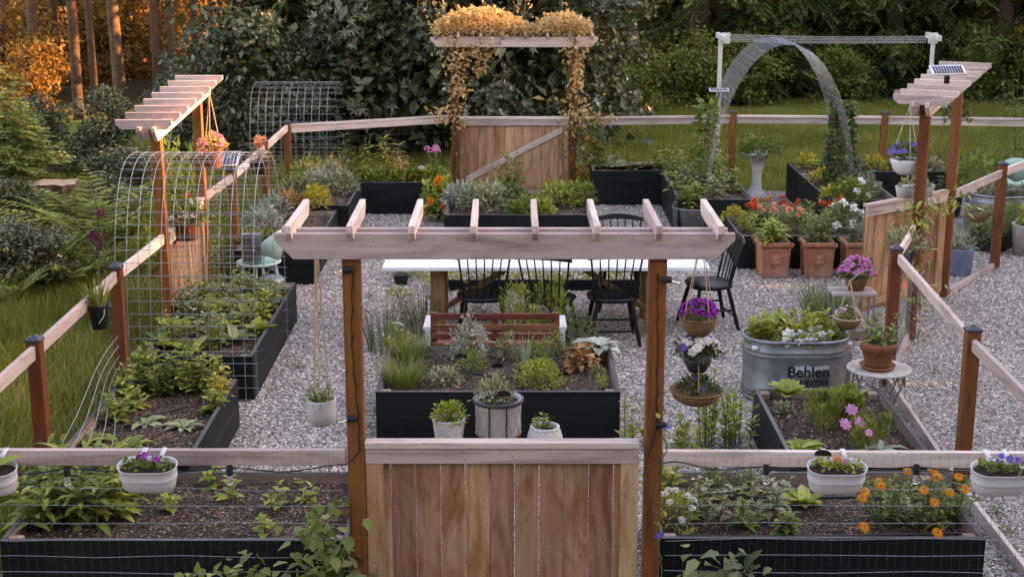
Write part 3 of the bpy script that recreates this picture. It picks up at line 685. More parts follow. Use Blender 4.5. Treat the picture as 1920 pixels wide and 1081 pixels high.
# ------------------------------------------------------------------ wire arches
def arch(name,label,loc,rz,span,height,width,dh,dc,r,mat='wire',exp=.75):
    g=thing(name,label,'trellis',loc,rz); n=30
    th=np.linspace(0,np.pi,n); cx=np.cos(th); sz=np.sin(th)
    y=-np.sign(cx)*np.abs(cx)**exp*span/2; z=np.sign(sz)*np.abs(sz)**exp*height
    s=np.concatenate([[0],np.cumsum(np.hypot(np.diff(y),np.diff(z)))])
    xs=np.arange(0,width+.001,dh)-width/2
    V,F=tube_np(np.stack([0*y,y,z],1),r,4); me=mesh_np('wire',V,F,mat)
    for x in xs: link('wire',me,g,(x,0,0))
    V,F=tube_np([(-width/2-.02,0,0),(0,0,0),(width/2+.02,0,0)],r,4); me=mesh_np('wire',V,F,mat)
    for q in np.arange(.03,s[-1],dc): link('wire',me,g,(0,float(np.interp(q,s,y)),float(np.interp(q,s,z))))
    return g
arch('wire_arch','near cattle panel arch standing over the long bed',(-2.74,12.72,0),0,1.74,2.0,1.16,.0966,.107,.0028)
arch('wire_arch','cattle panel arch standing in the grass beyond the far rail',(-3.3,22.6,0),0,1.5,1.55,1.26,.115,.125,.003)
arch('wire_arch','tall round wire arch bridging two far beds over the path',(3.53,19.55,0),R(90),1.95,2.43,1.27,.10,.155,.0028,exp=.95)
# the finer net laid over the tall arch is part of the scene as its own thing
g=thing('wire_net','fine garden netting stretched over the tall round arch','netting',(3.53,19.55,0),R(90)); mb=MB(); th=np.linspace(0,np.pi,40)
for x in np.arange(-.62,.63,.1): mb.tube(np.stack([0*th+x,-np.cos(th)*.985,np.sin(th)*2.44],1),.0009,3)
for q in np.linspace(.02,np.pi-.02,70): mb.tube([(-.63,-math.cos(q)*.985,math.sin(q)*2.44),(.63,-math.cos(q)*.985,math.sin(q)*2.44)],.0009,3)
mb.build('netting','wire',g,kind='stuff')
# curled panel offcut on the left of the near side bed
g=thing('leaning_trellis','curled strip of cattle panel leaning along the side bed','trellis',(-3.1,10.4,0)); t=np.linspace(0,1,14)
def wp(j,q):
    k=.25*q*q*(3-2*q)+.75*q
    return (-.02+.095*j*(1-k)-.10*k+.02*math.sin(q*6), -1.1+2.25*q, (.03*0+.44)*(1-k)+(.68-.085*j)*k+.03*math.sin(q*math.pi))
for j in range(5):
    V,F=tube_np([wp(j,q) for q in t],.0032,4); link('wire',mesh_np('wire',V,F,'wire'),g)
for q in np.linspace(.03,.97,10):
    V,F=tube_np([wp(0,q),wp(2,q),wp(4,q)],.0016,4); link('wire',mesh_np('wire',V,F,'wiredull'),g)
for q in (.06,.97):
    x,y,z=wp(0,q); V,F=tube_np([(x,y,-.02),(x,y,z)],.004,4); link('stake',mesh_np('stake',V,F,'wiredull'),g)

# ================================================================== FURNITURE AND OBJECTS
def mtube(parent,name,pts,r,mat,k=6,closed=False):
    V,F=tube_np(pts,r,k,closed); return link(name,mesh_np(name,V,F,mat,smooth=True),parent)
# long white table
T=thing('garden_table','long white topped table with timber post legs on the gravel','table',(.33,14.35,0))
for k in range(5):
    y=-.48+k*.24; board(T,'plank',(-1.58,y,.715),(1.58,y,.715),.036,.236,'tablewhite')
for sx in (-1.06,1.06):
    for sy in (-.3,.3): board(T,'leg',(sx,sy,-.01),(sx,sy,.69),.14,.14,'tableleg',up=(0,1,0))
    board(T,'crossbar',(sx,-.44,.66),(sx,.44,.66),.07,.09,'tableleg')
    board(T,'brace',(sx+(-.06 if sx>0 else .06)*1,0,.18),(sx*.25,0,.66),.08,.05,'tableleg',up=(0,1,0))
def chair(label,loc,rz):
    g=thing('spindle_chair',label,'chair',loc,rz,'black spindle back chairs around the table'); g.scale=(1.12,1.1,1.02); mb=MB()   # faces +y, back at -y
    pf=[]
    for k in range(24):
        a=k*2*math.pi/24; x=.225*math.copysign(abs(math.cos(a))**.75,math.cos(a)); y=.21*math.copysign(abs(math.sin(a))**.75,math.sin(a)); pf.append((x*(1.02 if y>0 else .94),y))
    n=len(pf); V=[(x*.93,y*.93,.455) for x,y in pf]+[(x,y,.445) for x,y in pf]+[(x*.97,y*.97,.415) for x,y in pf]+[(0,.0,.440),(0,0,.415)]
    F=[(i,(i+1)%n,2*0+3*n) for i in range(n)]+[(n+i,n+(i+1)%n,(i+1)%n,i) for i in range(n)]+[(2*n+i,2*n+(i+1)%n,n+(i+1)%n,n+i) for i in range(n)]+[((i+1)%n+2*n,i+2*n,3*n+1) for i in range(n)]
    link('seat',mesh_np('seat',V,F,'blackchair',smooth=True),g)
    for sx in (-1,1):
        for sy in (-1,1):
            p0=(sx*.15,sy*.13,.425);p1=(sx*.215,sy*.225,-.005); q=[tuple(p0[i]+(p1[i]-p0[i])*t for i in range(3)) for t in (0,.3,.55,.8,1)]
            mtube(g,'leg',q,[.016,.021,.017,.02,.013],'blackchair',7)
        mtube(g,'stretcher',[(sx*.183,-.178,.2),(sx*.183,.178,.2)],[.011,.011],'blackchair',6)
    mtube(g,'stretcher',[(-.183,.0,.2),(.183,.0,.2)],[.010,.010],'blackchair',6)
    mtube(g,'stretcher',[(-.20,-.19,.14),(.20,-.19,.14)],[.011,.011],'blackchair',6)
    nS=7
    for k in range(nS):
        u=k/(nS-1)*2-1; edge=k in (0,nS-1)
        p=[(u*.17,-.165+.03*u*u,.43),(u*.195,-.215+.03*u*u,.66),(u*.22,-.275+.035*u*u,.875)]
        mtube(g,'spindle',p,[.012,.010,.009] if edge else [.007,.0075,.006],'blackchair',5)
    V=[];F=[]
    for k in range(13):
        u=k/12*2-1; z=.845+.02*(1-u*u); y=-.27+.04*u*u; hh=.055*(1-.35*u*u)
        V+=[(u*.245,y-.011,z),(u*.245,y+.011,z),(u*.245,y+.003,z+hh),(u*.245,y-.014,z+hh)]
    for k in range(12):
        a=4*k
        for q in range(4): F.append((a+q,a+(q+1)%4,a+4+(q+1)%4,a+4+q))
    F+= [(3,2,1,0),(48,49,50,51)]; link('crest_rail',mesh_np('crest_rail',V,F,'blackchair',smooth=False),g)
    return g
chair('black spindle chair with its back to the herb bed, beside the timber leg',(-.28,13.80,0),R(4))
chair('black spindle chair with its back to the bench, middle of three',(.36,13.72,0),R(-14))
chair('black spindle chair facing the table, next to the stained gate post',(.98,13.78,0),R(3))
chair('black spindle chair turned sideways at the table end',(1.98,14.3,0),R(100))
chair('black spindle chair on the far side of the white table',(1.14,15.08,0),R(182))
# slatted bench
B=thing('slatted_bench','reddish slatted bench with white arms behind the herb bed','bench',(-.15,12.62,0))
for z in (.60,.50,.415,.335): board(B,'back_slat',(-.55,-.16-.02*(z-.3),z),(.55,-.16-.02*(z-.3),z),.052,.022,'bench')
for x in (-.54,0,.54): board(B,'back_post',(x,-.135,.30),(x,-.150,.635),.06,.03,'bench',up=(1,0,0))
for k in range(5): board(B,'seat_slat',(-.56,-.08+k*.095,.30),(.56,-.08+k*.095,.30),.025,.085,'bench')
for x in (-.60,.60):
    board(B,'arm',(x,-.17,.49),(x,.34,.46),.03,.07,'whitewood'); board(B,'arm_post',(x,-.15,-.005),(x,-.15,.475),.06,.035,'whitewood',up=(0,1,0)); board(B,'arm_post',(x,.30,-.005),(x,.30,.445),.06,.035,'whitewood',up=(0,1,0))
board(B,'seat_rail',(-.58,.33,.27),(.58,.33,.27),.05,.03,'bench'); board(B,'seat_rail',(-.58,-.11,.27),(.58,-.11,.27),.05,.03,'bench')
# galvanised stock tank with lettering
def tank(label,loc,rz,rad,stad,h,k=40):
    g=thing('stock_tank',label,'tank',loc,rz); pr=[(rad-.03,-.005),(rad-.008,0.0),(rad-.004,.02),(rad-.012,.03)]
    for z in (.06,.09):pr+=[(rad-.012,z-.012),(rad-.002,z),(rad-.012,z+.012)]
    pr+=[(rad-.012,h*.70)]
    for z in (h*.76,h*.82): pr+=[(rad-.012,z-.014),(rad+.002,z),(rad-.012,z+.014)]
    pr+=[(rad-.012,h-.03)]
    mb=MB(); mb.lathe(pr+[(rad-.014,h-.015),(rad-.03,h-.02),(rad-.03,h-.1)],k,stad=stad); mb.build('wall','galv',g,smooth=True)
    a=np.linspace(0,2*np.pi,k,endpoint=False); P=np.stack([np.cos(a)*(rad-.004)+np.sign(np.round(np.cos(a),6))*stad,np.sin(a)*(rad-.004),np.full(k,h)],1)
    V,F=tube_np(P,.016,8,True); link('rim',mesh_np('rim',V,F,'galv',smooth=True),g)
    mb=MB(); disc(mb,rad-.03,h-.07,k,stad=stad); mb.build('soil','potsoil',g); return g
TK=tank('galvanised oval stock tank of lettuce and white blooms',(2.43,12.10,0),0,.29,.165,.54)
def text(parent,s,size,loc,rot,mat,name='lettering',ext=.0015,xs=1):
    cu=bpy.data.curves.new(name,'FONT'); cu.body=s; cu.size=size; cu.align_x='CENTER'; cu.align_y='CENTER'; cu.extrude=ext; cu.offset=size*.02
    o=bpy.data.objects.new(name,cu); COL.objects.link(o); dg=bpy.context.evaluated_depsgraph_get(); me=bpy.data.meshes.new_from_object(o.evaluated_get(dg)); bpy.data.objects.remove(o)
    me.materials.clear(); me.materials.append(M[mat]); o=link(name,me,parent,loc); o.rotation_euler=rot; o.scale=(xs,1,1); return o
m_,t_,n_,b_,l_=_mat('tankpanel'); b_.inputs['Base Color'].default_value=(.42,.43,.45,1); b_.inputs['Roughness'].default_value=.5; b_.inputs['Metallic'].default_value=.5
board(TK,'nameplate',(-.11,-.2835,.235),(.25,-.2835,.235),.2,.006,'tankpanel') if False else None
mb=MB(); mb.box((-.105,-.2885,.14),(.245,-.276,.34)); mb.build('nameplate','galv',TK)
text(TK,'Behlen',.135,(.07,-.2895,.285),(R(90),0,0),'black',xs=.98); text(TK,'COUNTRY',.075,(.07,-.2895,.19),(R(90),0,0),'black',xs=.98)
mb=MB(); mb.box((-.40,-.222,.44),(-.345,-.199,.475)); s_=mb.build('sticker','labelwhite',TK); s_.rotation_euler=(0,0,R(0)); s_.location=(0.0,0.0,.02)
T2=tank('galvanised stock tank standing on the drive beyond the rail fence',(6.75,18.95,0),R(6),.42,.38,.52)
# round side table with iron legs
S=thing('side_table','round weathered side table on wire scroll legs','table',(2.99,11.42,0)); mb=MB(); mb.lathe([(.001,.43),(.24,.43),(.26,.437),(.26,.452),(.235,.458),(.225,.452),(.001,.452)],28); mb.build('table_top','stonetop',S,smooth=False)
for i in range(4):
    a=i*math.pi/2+.6; c,s=math.cos(a),math.sin(a); mtube(S,'leg',[(c*.19,s*.19,.43),(c*.235,s*.235,.33),(c*.17,s*.17,.2),(c*.15,s*.15,.1),(c*.21,s*.21,-.005)],.008,'ironlegs',6)
    b=a+math.pi/4
    P=[(math.cos(b)*.2+.0*math.sin(b),math.sin(b)*.2,.43)]+[(math.cos(b)*.205+math.sin(b)*.06*math.sin(q),math.sin(b)*.205-math.cos(b)*.06*math.sin(q),.37-.06*math.cos(q)-.0) for q in np.linspace(0,5.6,12)]; mtube(S,'scroll',P,.005,'ironlegs',5)
    mtube(S,'scroll',[(math.cos(a+.1)*.22,math.sin(a+.1)*.22,.40),(math.cos(b)*.215,math.sin(b)*.215,.29),(math.cos(a+1.4)*.22,math.sin(a+1.4)*.22,.40)],.005,'ironlegs',5)
an=np.linspace(0,2*np.pi,20,endpoint=False); mtube(S,'ring',np.stack([np.cos(an)*.16,np.sin(an)*.16,np.full(20,.16)],1),.006,'ironlegs',5,True)
def pot(name,label,loc,prof,mat,k=24,soil=None,group=None,cat='pot',smooth=True,parts=()):
    g=thing(name,label,cat,loc,0,group); mb=MB(); mb.lathe(prof,k); mb.build('body',mat,g,smooth=smooth)
    if soil:
        mb=MB(); disc(mb,soil[0],soil[1],k); mb.build('soil','potsoil',g)
    return g
def clay(label,loc,r,h,saucer=True,name='clay_pot',mat='terracotta'):
    z=.022 if saucer else 0
    g=pot(name,label,loc,[(.001,z),(r*.66,z),(r*.68,z+.008),(r*.9,z+h*.68),(r*1.0,z+h*.69),(r*1.04,z+h*.98),(r*1.02,z+h),(r*.93,z+h),(r*.9,z+h*.8)],mat,28,(r*.91,z+h*.86))
    if saucer: mb=MB(); mb.lathe([(.001,0),(r*.85,0),(r*.98,.028),(r*.94,.03),(r*.84,.012),(.001,.012)],28); mb.build('saucer',mat,g,smooth=False)
    return g
clay('terracotta pot with saucer on the round side table',(2.97,11.40,.459),.15,.2,mat='clay')
# square terracotta planters with lion masks
def square_pot(label,loc,rz):
    g=thing('square_planter',label,'pot',loc,rz,'square terracotta planters'); mb=MB(); V=[];F=[]
    prof=[(.150,0),(.155,.01),(.175,.36),(.195,.365),(.2,.38),(.2,.405),(.19,.415),(.168,.415),(.160,.39),(.158,.34)]
    for r,z in prof:
        q=r*.10
        for sx,sy in ((-1,-1),(1,-1),(1,1),(-1,1)):
            for e in ((0,1) if (sx*sy>0) else (1,0)): V.append((sx*(r-(q if e==0 else 0)),sy*(r-(q if e==1 else 0)),z))
    n=8
    for i in range(len(prof)-1):
        for k in range(n): F.append((i*n+k,i*n+(k+1)%n,(i+1)*n+(k+1)%n,(i+1)*n+k))
    F.append(tuple(range(n))[::-1]); link('body',mesh_np('body',V,F,'terracotta'),g)
    mb=MB(); mb.box((-.16,-.16,.35),(.16,.16,.37)); mb.build('soil','potsoil',g)
    # mask: mane, brow, muzzle, chin
    bm=bmesh.new()
    for (x,z,rx,rz_,dp) in ((0,.21,.062,.07,.018),(0,.225,.04,.03,.03),(0,.195,.026,.028,.042),(-.02,.178,.016,.013,.034),(.02,.178,.016,.013,.034),(0,.155,.02,.02,.028),(-.045,.25,.016,.016,.02),(.045,.25,.016,.016,.02)):
        r=bmesh.ops.create_icosphere(bm,subdivisions=2,radius=1); yw=-.150-.025*z/.41*1.0-.006
        for v in r['verts']: v.co=Vector((x+v.co.x*rx,yw+v.co.y*dp,z+v.co.z*rz_))
    me=bpy.data.meshes.new('lion_mask'); bm.to_mesh(me); bm.free(); me.materials.append(M['terracotta']); link('lion_mask',me,g)
    return g
for lab,x,rz in (('square terracotta planter with lance leaves, farthest from the open gate',3.0,.05),('square terracotta planter holding a dense dark green plant',3.51,-.03),('square terracotta planter half hidden by the open gate',3.98,.04)): square_pot(lab,(x,16.46,0),rz)
# oval enamel planters on the near rail
def oval_planter(label,X,z,rz=0):
    g=thing('rail_planter',label,'planter',(X,7.53,z),rz,'white oval planters on the rail'); g.rotation_euler=(R(11),0,rz); mb=MB(); rr=.086; st=.075
    mb.lathe([(.001,0),(rr*.66,0),(rr*.78,.012),(rr*.9,.06),(rr*.905,.066),(rr*.95,.07),(rr*.955,.084),(rr*.93,.088),(rr*1.0,.135),(rr*1.05,.140),(rr*1.04,.146),(rr*.95,.14),(rr*.86,.10)],32,stad=st); mb.build('body','whitepot',g,smooth=True)
    mb=MB(); disc(mb,rr*.9,.118,32,stad=st); mb.build('soil','potsoil',g)
    for x in (-.045,.06):
        a=1.130-z-.001*max(0,X)*4
        mb=MB(); mb.box((x-.014,.086,.05),(x+.014,.0885,max(.15,a-.004))); mb.box((x-.014,.0895,a-.0065),(x+.014,.17,a-.004)); mb.build('hook','whitepot',g)
    return g
OP=[]
OP.append(oval_planter('white oval rail planter with a tall white bud and broad leaf',-2.86,.955))
OP.append(oval_planter('white oval rail planter of dark purple pansies',-1.985,.975))
OP.append(oval_planter('white oval rail planter with salmon flower and black name tag',1.77,.965))
OP.append(oval_planter('white oval rail planter of lavender blue pansies',2.665,.955))
# pots hanging inside the near gate
def woven_pot(label,loc,r0,r1,h,mat,belly=0):
    pr=[(.001,0),(r0,0)]+[(r0+(r1-r0)*t+belly*math.sin(t*math.pi),h*t) for t in np.linspace(.02,.96,9)]+[(r1+.004,h),(r1-.004,h+.004),(r1-.012,h),(r1-.014,h-.03)]
    g=pot('pot',label,loc,pr,mat,28,(r1-.012,h-.028)); 
    return g
W1=woven_pot('white woven pot of golden oregano just inside the gate',(-.365,8.02,1.02),.072,.096,.185,'woven')
W3=woven_pot('pale ribbed pot of strawberry leaves just inside the gate',(.19,8.02,1.0),.09,.082,.155,'woven',.018)
W2=pot('drum_pot','white patterned drum pot in a black wire stand behind the gate',(-.08,8.1,1.09),[(.001,0),(.125,0),(.13,.01),(.133,.19),(.142,.195),(.145,.205),(.138,.212),(.126,.21),(.122,.17)],'whitepot',32,(.124,.185))
mb=MB(); mb.lathe([(.134,.186),(.147,.19),(.149,.208),(.140,.2155),(.135,.212)],32); mb.build('band','cap',W2,smooth=True)
for a in (-1.95,-1.2,.6,2.5):
    c,s=math.cos(a),math.sin(a); mtube(W2,'stand_leg',[(c*.138,s*.138,.19),(c*.139,s*.139,.0),(c*.12,s*.12,-.30),(c*.13,s*.13,-1.09)],.004,'black',5)
mb=MB(); mb.lathe([(.02,-.004),(.134,-.004),(.136,.003),(.13,.004)],32); mb.build('tray','terracotta',W2)
for i in range(14):   # raised diamond pattern
    a=i*2*math.pi/14; P=[]; 
    for sg in (1,-1): mtube(W2,'ornament',[(math.cos(a+sg*t*.4488)*.1335,math.sin(a+sg*t*.4488)*.1335,.02+.15*t) for t in (0,.25,.5,.75,1)],.0016,'concrete',3)
# a slim shelf carries the two outer pots
SH=thing('pot_shelf','narrow timber shelf on the inner side of the gate','shelf',(-.08,8.02,0))
board(SH,'shelf_board',(-.40,0,.985),(.40,0,.985),.022,.2,'shelfwood')
for x in (-.38,.38): board(SH,'support',(x,.06,-.01),(x,.06,.972),.04,.04,'shelfwood',up=(1,0,0))
# hanging things from the pergola
def ropes(parent,top,ring,z,r,mat='rope',n=3,th=.003,name='rope'):
    for i in range(n):
        a=i*2*math.pi/n+.5; mtube(parent,name,[tuple(top),((top[0]+math.cos(a)*ring)*.5,(top[1]+math.sin(a)*ring)*.5,(top[2]+z)*.5),(math.cos(a)*ring,math.sin(a)*ring,z)],th,mat,4)
HL=pot('hanging_pot','concrete pot on long jute ropes under the pergola overhang',(-1.125,8.22,1.10),[(.001,0),(.06,0),(.075,.012),(.086,.06),(.09,.15),(.088,.158),(.078,.156),(.076,.12)],'concrete',24,(.078,.135)); ropes(HL,(0,0,1.16),.05,.15,.0,n=3,th=.0045)
HR=thing('hanging_basket','three tiered coir hanging basket of petunias and pansies','hanging basket',(1.085,8.22,1.22))
for nm,z,r,d in (('lower_basket',.08,.155,.075),('upper_basket',.52,.108,.10)):
    mb=MB(); pr=[(.02,z-d),(r*.55,z-d*.92),(r*.85,z-d*.5),(r,z),(r*.96,z+.012),(r*.86,z),(.01,z-.02)]; mb.lathe(pr,26); b=mb.build(nm,'coir',HR,smooth=False)
    an=np.linspace(0,2*np.pi,26,endpoint=False); V,F=tube_np(np.stack([np.cos(an)*r*1.01,np.sin(an)*r*1.01,np.full(26,z+.008)],1),.006,5,True); link('rim_ring',mesh_np('rim_ring',V,F,'coir'),b)
mb=MB(); mb.lathe([(.02,.20),(.05,.205),(.08,.26),(.085,.30),(.075,.30),(.01,.28)],20); mb.build('middle_basket','darkpot',HR,smooth=True)
ropes(HR,(0,0,1.02),.108,.525,0,n=4); mtube(HR,'hook',[(0,0,1.02),(0.012,0,1.06),(0,0,1.11)],.004,'wiredull',5); ropes(HR,(0,0,.5),.13,.11,0,n=3,th=.002)
# ---- string lights: cord runs with black sockets and clear bulbs
def lights(label,pts,bulbs):
    g=thing('string_lights',label,'lights',pts[0]); o=Vector(pts[0]); P=[]
    for a,b in zip(pts[:-1],pts[1:]):
        a,b=Vector(a),Vector(b); sag=.03 if abs((b-a).z)<.3 else .0
        for t in np.linspace(0,1,10)[:-1]: p=a.lerp(b,t)+Vector((.004*math.sin(t*17),0,-sag*math.sin(math.pi*t)+.004*math.sin(9*t)))-o; P.append(tuple(p))
    P.append(tuple(Vector(pts[-1])-o)); mtube(g,'cord',P,.0042,'hose',5)
    for p,d in bulbs:
        p=Vector(p)-o; d=Vector(d).normalized(); b=mtube(g,'socket',[tuple(p-d*.012),tuple(p+d*.02),tuple(p+d*.042)],[.017,.02,.017],'black',8)
        q=p+d*.043; mb=MB(); mb.lathe([(.010,0),(.013,.008),(.021,.03),(.019,.044),(.010,.055),(.001,.058)],10); bl=mb.build('bulb','bulb',b,smooth=True)
        mt=d.to_track_quat('Z','Y').to_matrix().to_4x4(); mt.translation=q; bl.matrix_local=mt
xl,xr=-.865,.785
lights('string lights up the stained post and along the bean fence rail',[(-2.95,7.625,1.045),(-2.46,7.62,1.05),(-1.55,7.62,1.055),(-.98,7.62,1.07),(xl+.02,7.645,1.14),(xl+.02,7.645,1.32),(xl-.005,7.645,1.75),(xl+.01,7.645,2.19)],
  [((-2.46,7.615,1.05),(0,-.1,-1)),((-1.56,7.615,1.055),(0,-.1,-1)),((xl,7.635,1.335),(-1,-.1,0)),((xl,7.635,2.175),(-1,-.1,0))])
lights('string lights up the stained post and along the calendula fence rail',[(2.95,7.625,1.04),(2.23,7.62,1.06),(1.40,7.62,1.06),(.9,7.62,1.09),(xr-.03,7.645,1.13),(xr+.01,7.645,1.30),(xr+.005,7.645,1.75),(xr-.005,7.645,2.15)],
  [((2.235,7.615,1.06),(0,-.1,-1)),((1.405,7.615,1.06),(0,-.1,-1)),((xr+.02,7.635,1.30),(1,-.1,0)),((xr+.03,7.635,2.12),(1,-.1,0))])
# solar panels
def solar(label,loc,wx,wy,rz,pitch,cells):
    g=thing('solar_panel',label,'solar panel',loc,rz); mb=MB(); mb.box((-wx/2,-wy/2,0),(wx/2,wy/2,.018)); f=mb.build('frame','solarframe',g); f.rotation_euler=(pitch,0,0)
    for i in range(cells):
        x=-wx/2+.018+(wx-.036)*(i+.5)/cells; w2=(wx-.036)/cells*.36; mb=MB(); mb.box((x-w2,-wy/2+.014,.019),(x+w2,wy/2-.014,.0205)); mb.build('cell','solar',f)
    mb=MB(); mb.box((-.02,-.02,-.12),(.02,.02,.0)); mb.build('bracket','black',g); return g
solar('pale solar panel on the rail post next to the orange lilies',(-3.19,16.50,1.34),.19,.26,0,R(28),4)
solar('dark celled solar panel on top of the pergola rafters',tuple(Vector((4.17,14.13,2.575))),.34,.13,R(8),R(36),11)
solar('tiny solar panel fixed on the white clothesline pole',(3.16,22.45,1.44),.3,.1,0,R(20),6)
# clothesline
C=thing('clothesline','white clothesline posts with taut cords beyond the far fence','clothesline',(4.8,22.6,0))
for x in (-1.62,1.62):
    s=1 if x<0 else -1; mtube(C,'pole',[(x,0,-.1),(x,0,1.2),(x,0,2.2)],.033,'wpost',8); board(C,'cross_arm',(x,-.35,2.24),(x,.35,2.24),.08,.06,'wpost'); board(C,'arm_plate',(x+.05*s,-.16,2.15),(x+.05*s,-.16,2.31),.14,.03,'wpost',up=(1,0,0))
for i,y in enumerate(np.linspace(-.32,.32,5)): mtube(C,'line',[(-1.6,y,2.30-.036*i),(-.5,y,2.265-.036*i),(.5,y,2.26-.036*i),(1.6,y,2.27-.036*i)],.0028,'whiterope',4)
# bird bath planter
g=thing('pedestal_planter','weathered stone pedestal bowl with succulents by the lawn fence','planter',(3.56,21.1,0)); mb=MB()
pr=[(.001,0),(.17,0),(.175,.05),(.15,.09),(.10,.14),(.075,.2),(.065,.34),(.075,.5),(.10,.58),(.15,.62),(.21,.66),(.235,.70),(.225,.715),(.19,.69),(.001,.68)]; mb.lathe(pr,18)
V=mb.V[0]; V+=np.random.default_rng(2).normal(0,.007,V.shape); mb.build('pedestal','birdstone',g,smooth=True)
# mint metal chair with galvanised can; second mint chair by the drive
def tub_chair(label,loc,rz,broad=False):
    g=thing('metal_chair',label,'chair',loc,rz); mb=MB(); mb.lathe([(.001,.40),(.20,.40),(.235,.412),(.24,.425),(.225,.432),(.15,.42),(.001,.415)],22,1.05,1); mb.build('seat','mint',g,smooth=True)
    for a in (.7,2.4,3.9,5.5): mtube(g,'leg',[(math.cos(a)*.17,math.sin(a)*.17,.41),(math.cos(a)*.25,math.sin(a)*.25,-.005)],[.018,.014],'mint',7)
    n=12; V=[];F=[]
    for k in range(n):
        u=k/(n-1)*2-1; a=-math.pi/2+u*.95; r=.235; hh=.80-.12*u*u
        V+=[(math.cos(a)*r,math.sin(a)*r,.55-.1*(1-abs(u))),(math.cos(a)*(r+.05),math.sin(a)*(r+.06),hh),(math.cos(a)*(r+.064),math.sin(a)*(r+.074),hh-.01),(math.cos(a)*(r+.014),math.sin(a)*(r+.014),.55-.1*(1-abs(u)))]
    for k in range(n-1):
        for q in range(4): F.append((4*k+q,4*k+(q+1)%4,4*k+4+(q+1)%4,4*k+4+q))
    link('backrest',mesh_np('backrest',V,F,'mint',smooth=True),g)
    for u in (-.8,.8): a=-math.pi/2+u; mtube(g,'back_strut',[(math.cos(a)*.2,math.sin(a)*.2,.42),(math.cos(a)*.25,math.sin(a)*.25,.58)],.011,'mint',6)
    return g
tub_chair('mint green metal chair seen through the near wire arch',(-2.72,15.35,0),R(70))
tub_chair('mint green metal chair on the drive beyond the rail fence',(7.05,20.25,0),R(-20))
g=thing('metal_can','open galvanised can lying on the mint chair','can',(-2.78,15.28,.432),R(20)); mb=MB(); mb.lathe([(.001,-.16),(.10,-.16),(.105,-.15),(.11,.13),(.117,.14),(.112,.146),(.102,.14),(.098,-.14),(.001,-.145)],24); c=mb.build('body','galv',g,smooth=True); c.rotation_euler=(R(-8),0,0); c.location=(0,0,.165)
mtube(g,'handle',[(-.11,0,.30),(-.08,0,.37),(0,0,.40),(.08,0,.37),(.11,0,.30)],.006,'galv',6)
g=thing('pail','galvanised pail with loop handle behind the long bed','pail',(-2.48,14.72,0)); mb=MB(); mb.lathe([(.001,0),(.115,0),(.13,.36),(.137,.38),(.10,.41),(.001,.43)],24); mb.build('body','galv',g,smooth=True)
mtube(g,'handle',[(-.045,0,.425),(-.04,0,.47),(0,0,.49),(.04,0,.47),(.045,0,.425)],.008,'galv',6)
# milk can, shelf stand, hanging basket by the chicken wire fence
g=thing('milk_can','grey metal churn standing behind the round side table','churn',(2.86,12.35,0)); mb=MB(); mb.lathe([(.001,0),(.12,0),(.125,.02),(.125,.30),(.12,.33),(.075,.40),(.07,.44),(.085,.46),(.08,.48),(.001,.48)],24); mb.build('body','galv',g,smooth=True)
for s in (-1,1): mtube(g,'handle',[(s*.115,0,.34),(s*.14,0,.37),(s*.125,0,.41),(s*.075,0,.41)],.007,'galv',6)
g=thing('plant_stand','weathered shelf stand against the fence post carrying petunias','stand',(3.10,12.95,0))
board(g,'shelf',(-.20,0,.70),(.20,0,.70),.03,.26,'shelfwood'); board(g,'shelf',(-.20,0,.28),(.20,0,.28),.02,.26,'bark')
for x in (-.18,.18):
    for y in (-.1,.1): board(g,'leg',(x,y,-.005),(x,y,.69),.02,.02,'ironlegs',up=(0,1,0))
g=thing('watering_jug','white enamel jug on the lower shelf of the plant stand','jug',(2.99,12.9,.296)); mb=MB(); mb.lathe([(.001,0),(.05,0),(.06,.02),(.058,.12),(.042,.2),(.048,.24),(.044,.24),(.036,.2)],18); mb.build('body','whitepot',g,smooth=True)
mtube(g,'handle',[(.05,0,.05),(.09,0,.09),(.09,0,.17),(.045,0,.21)],.006,'whitepot',5)
BP=pot('basket_pot','coir lined basket of pink petunias on the shelf stand',(3.13,12.95,.716),[(.001,0),(.07,0),(.11,.11),(.114,.12),(.1,.118),(.09,.08)],'coir',18,(.1,.10),smooth=False)
g=thing('hanging_basket','small rope hung coir basket in front of the shelf stand','hanging basket',(2.86,12.05,.60)); mb=MB(); mb.lathe([(.01,0),(.07,.01),(.11,.06),(.118,.10),(.105,.10),(.01,.08)],20); mb.build('basket','coir',g)
an=np.linspace(0,2*np.pi,24,endpoint=False); mtube(g,'rim_ring',np.stack([np.cos(an)*.12,np.sin(an)*.12,np.full(24,.102)],1),.007,'rope',5,True); ropes(g,(0,0,.42),.118,.10,0,n=4,th=.005)
mtube(g,'hanger',[(0,0,.42),(.12,.12,.47),(.42,.30,.50)],.006,'ironlegs',5); HB=g
# blue pot, bowl, trough beyond the gate
pot('blue_pot','glazed blue pot behind the ground board of the open gate',(5.15,16.55,0),[(.001,0),(.165,0),(.175,.02),(.185,.28),(.195,.30),(.19,.315),(.165,.31),(.16,.26)],'bluepot',26,(.165,.27))
g=pot('hanging_bowl','small coir bowl hung on the rail fence past the gate',(5.5,17.02,.5),[(.01,0),(.09,.02),(.15,.09),(.165,.15),(.15,.15),(.12,.11)],'coir',20,(.14,.12)); ropes(g,(.12,-.14,.56),.16,.15,0,n=3,th=.003)
g=thing('trough_bed','low black trough of ferny herbs at the drive edge','trough',(6.15,18.1,0),R(50))
board(g,'side',(-.55,-.2,.12),(.55,-.2,.12),.24,.03,'paintedboard'); board(g,'side',(-.55,.2,.12),(.55,.2,.12),.24,.03,'paintedboard'); board(g,'end',(-.535,-.18,.12),(-.535,.18,.12),.24,.03,'paintedboard'); board(g,'end',(.535,-.18,.12),(.535,.18,.12),.24,.03,'paintedboard')
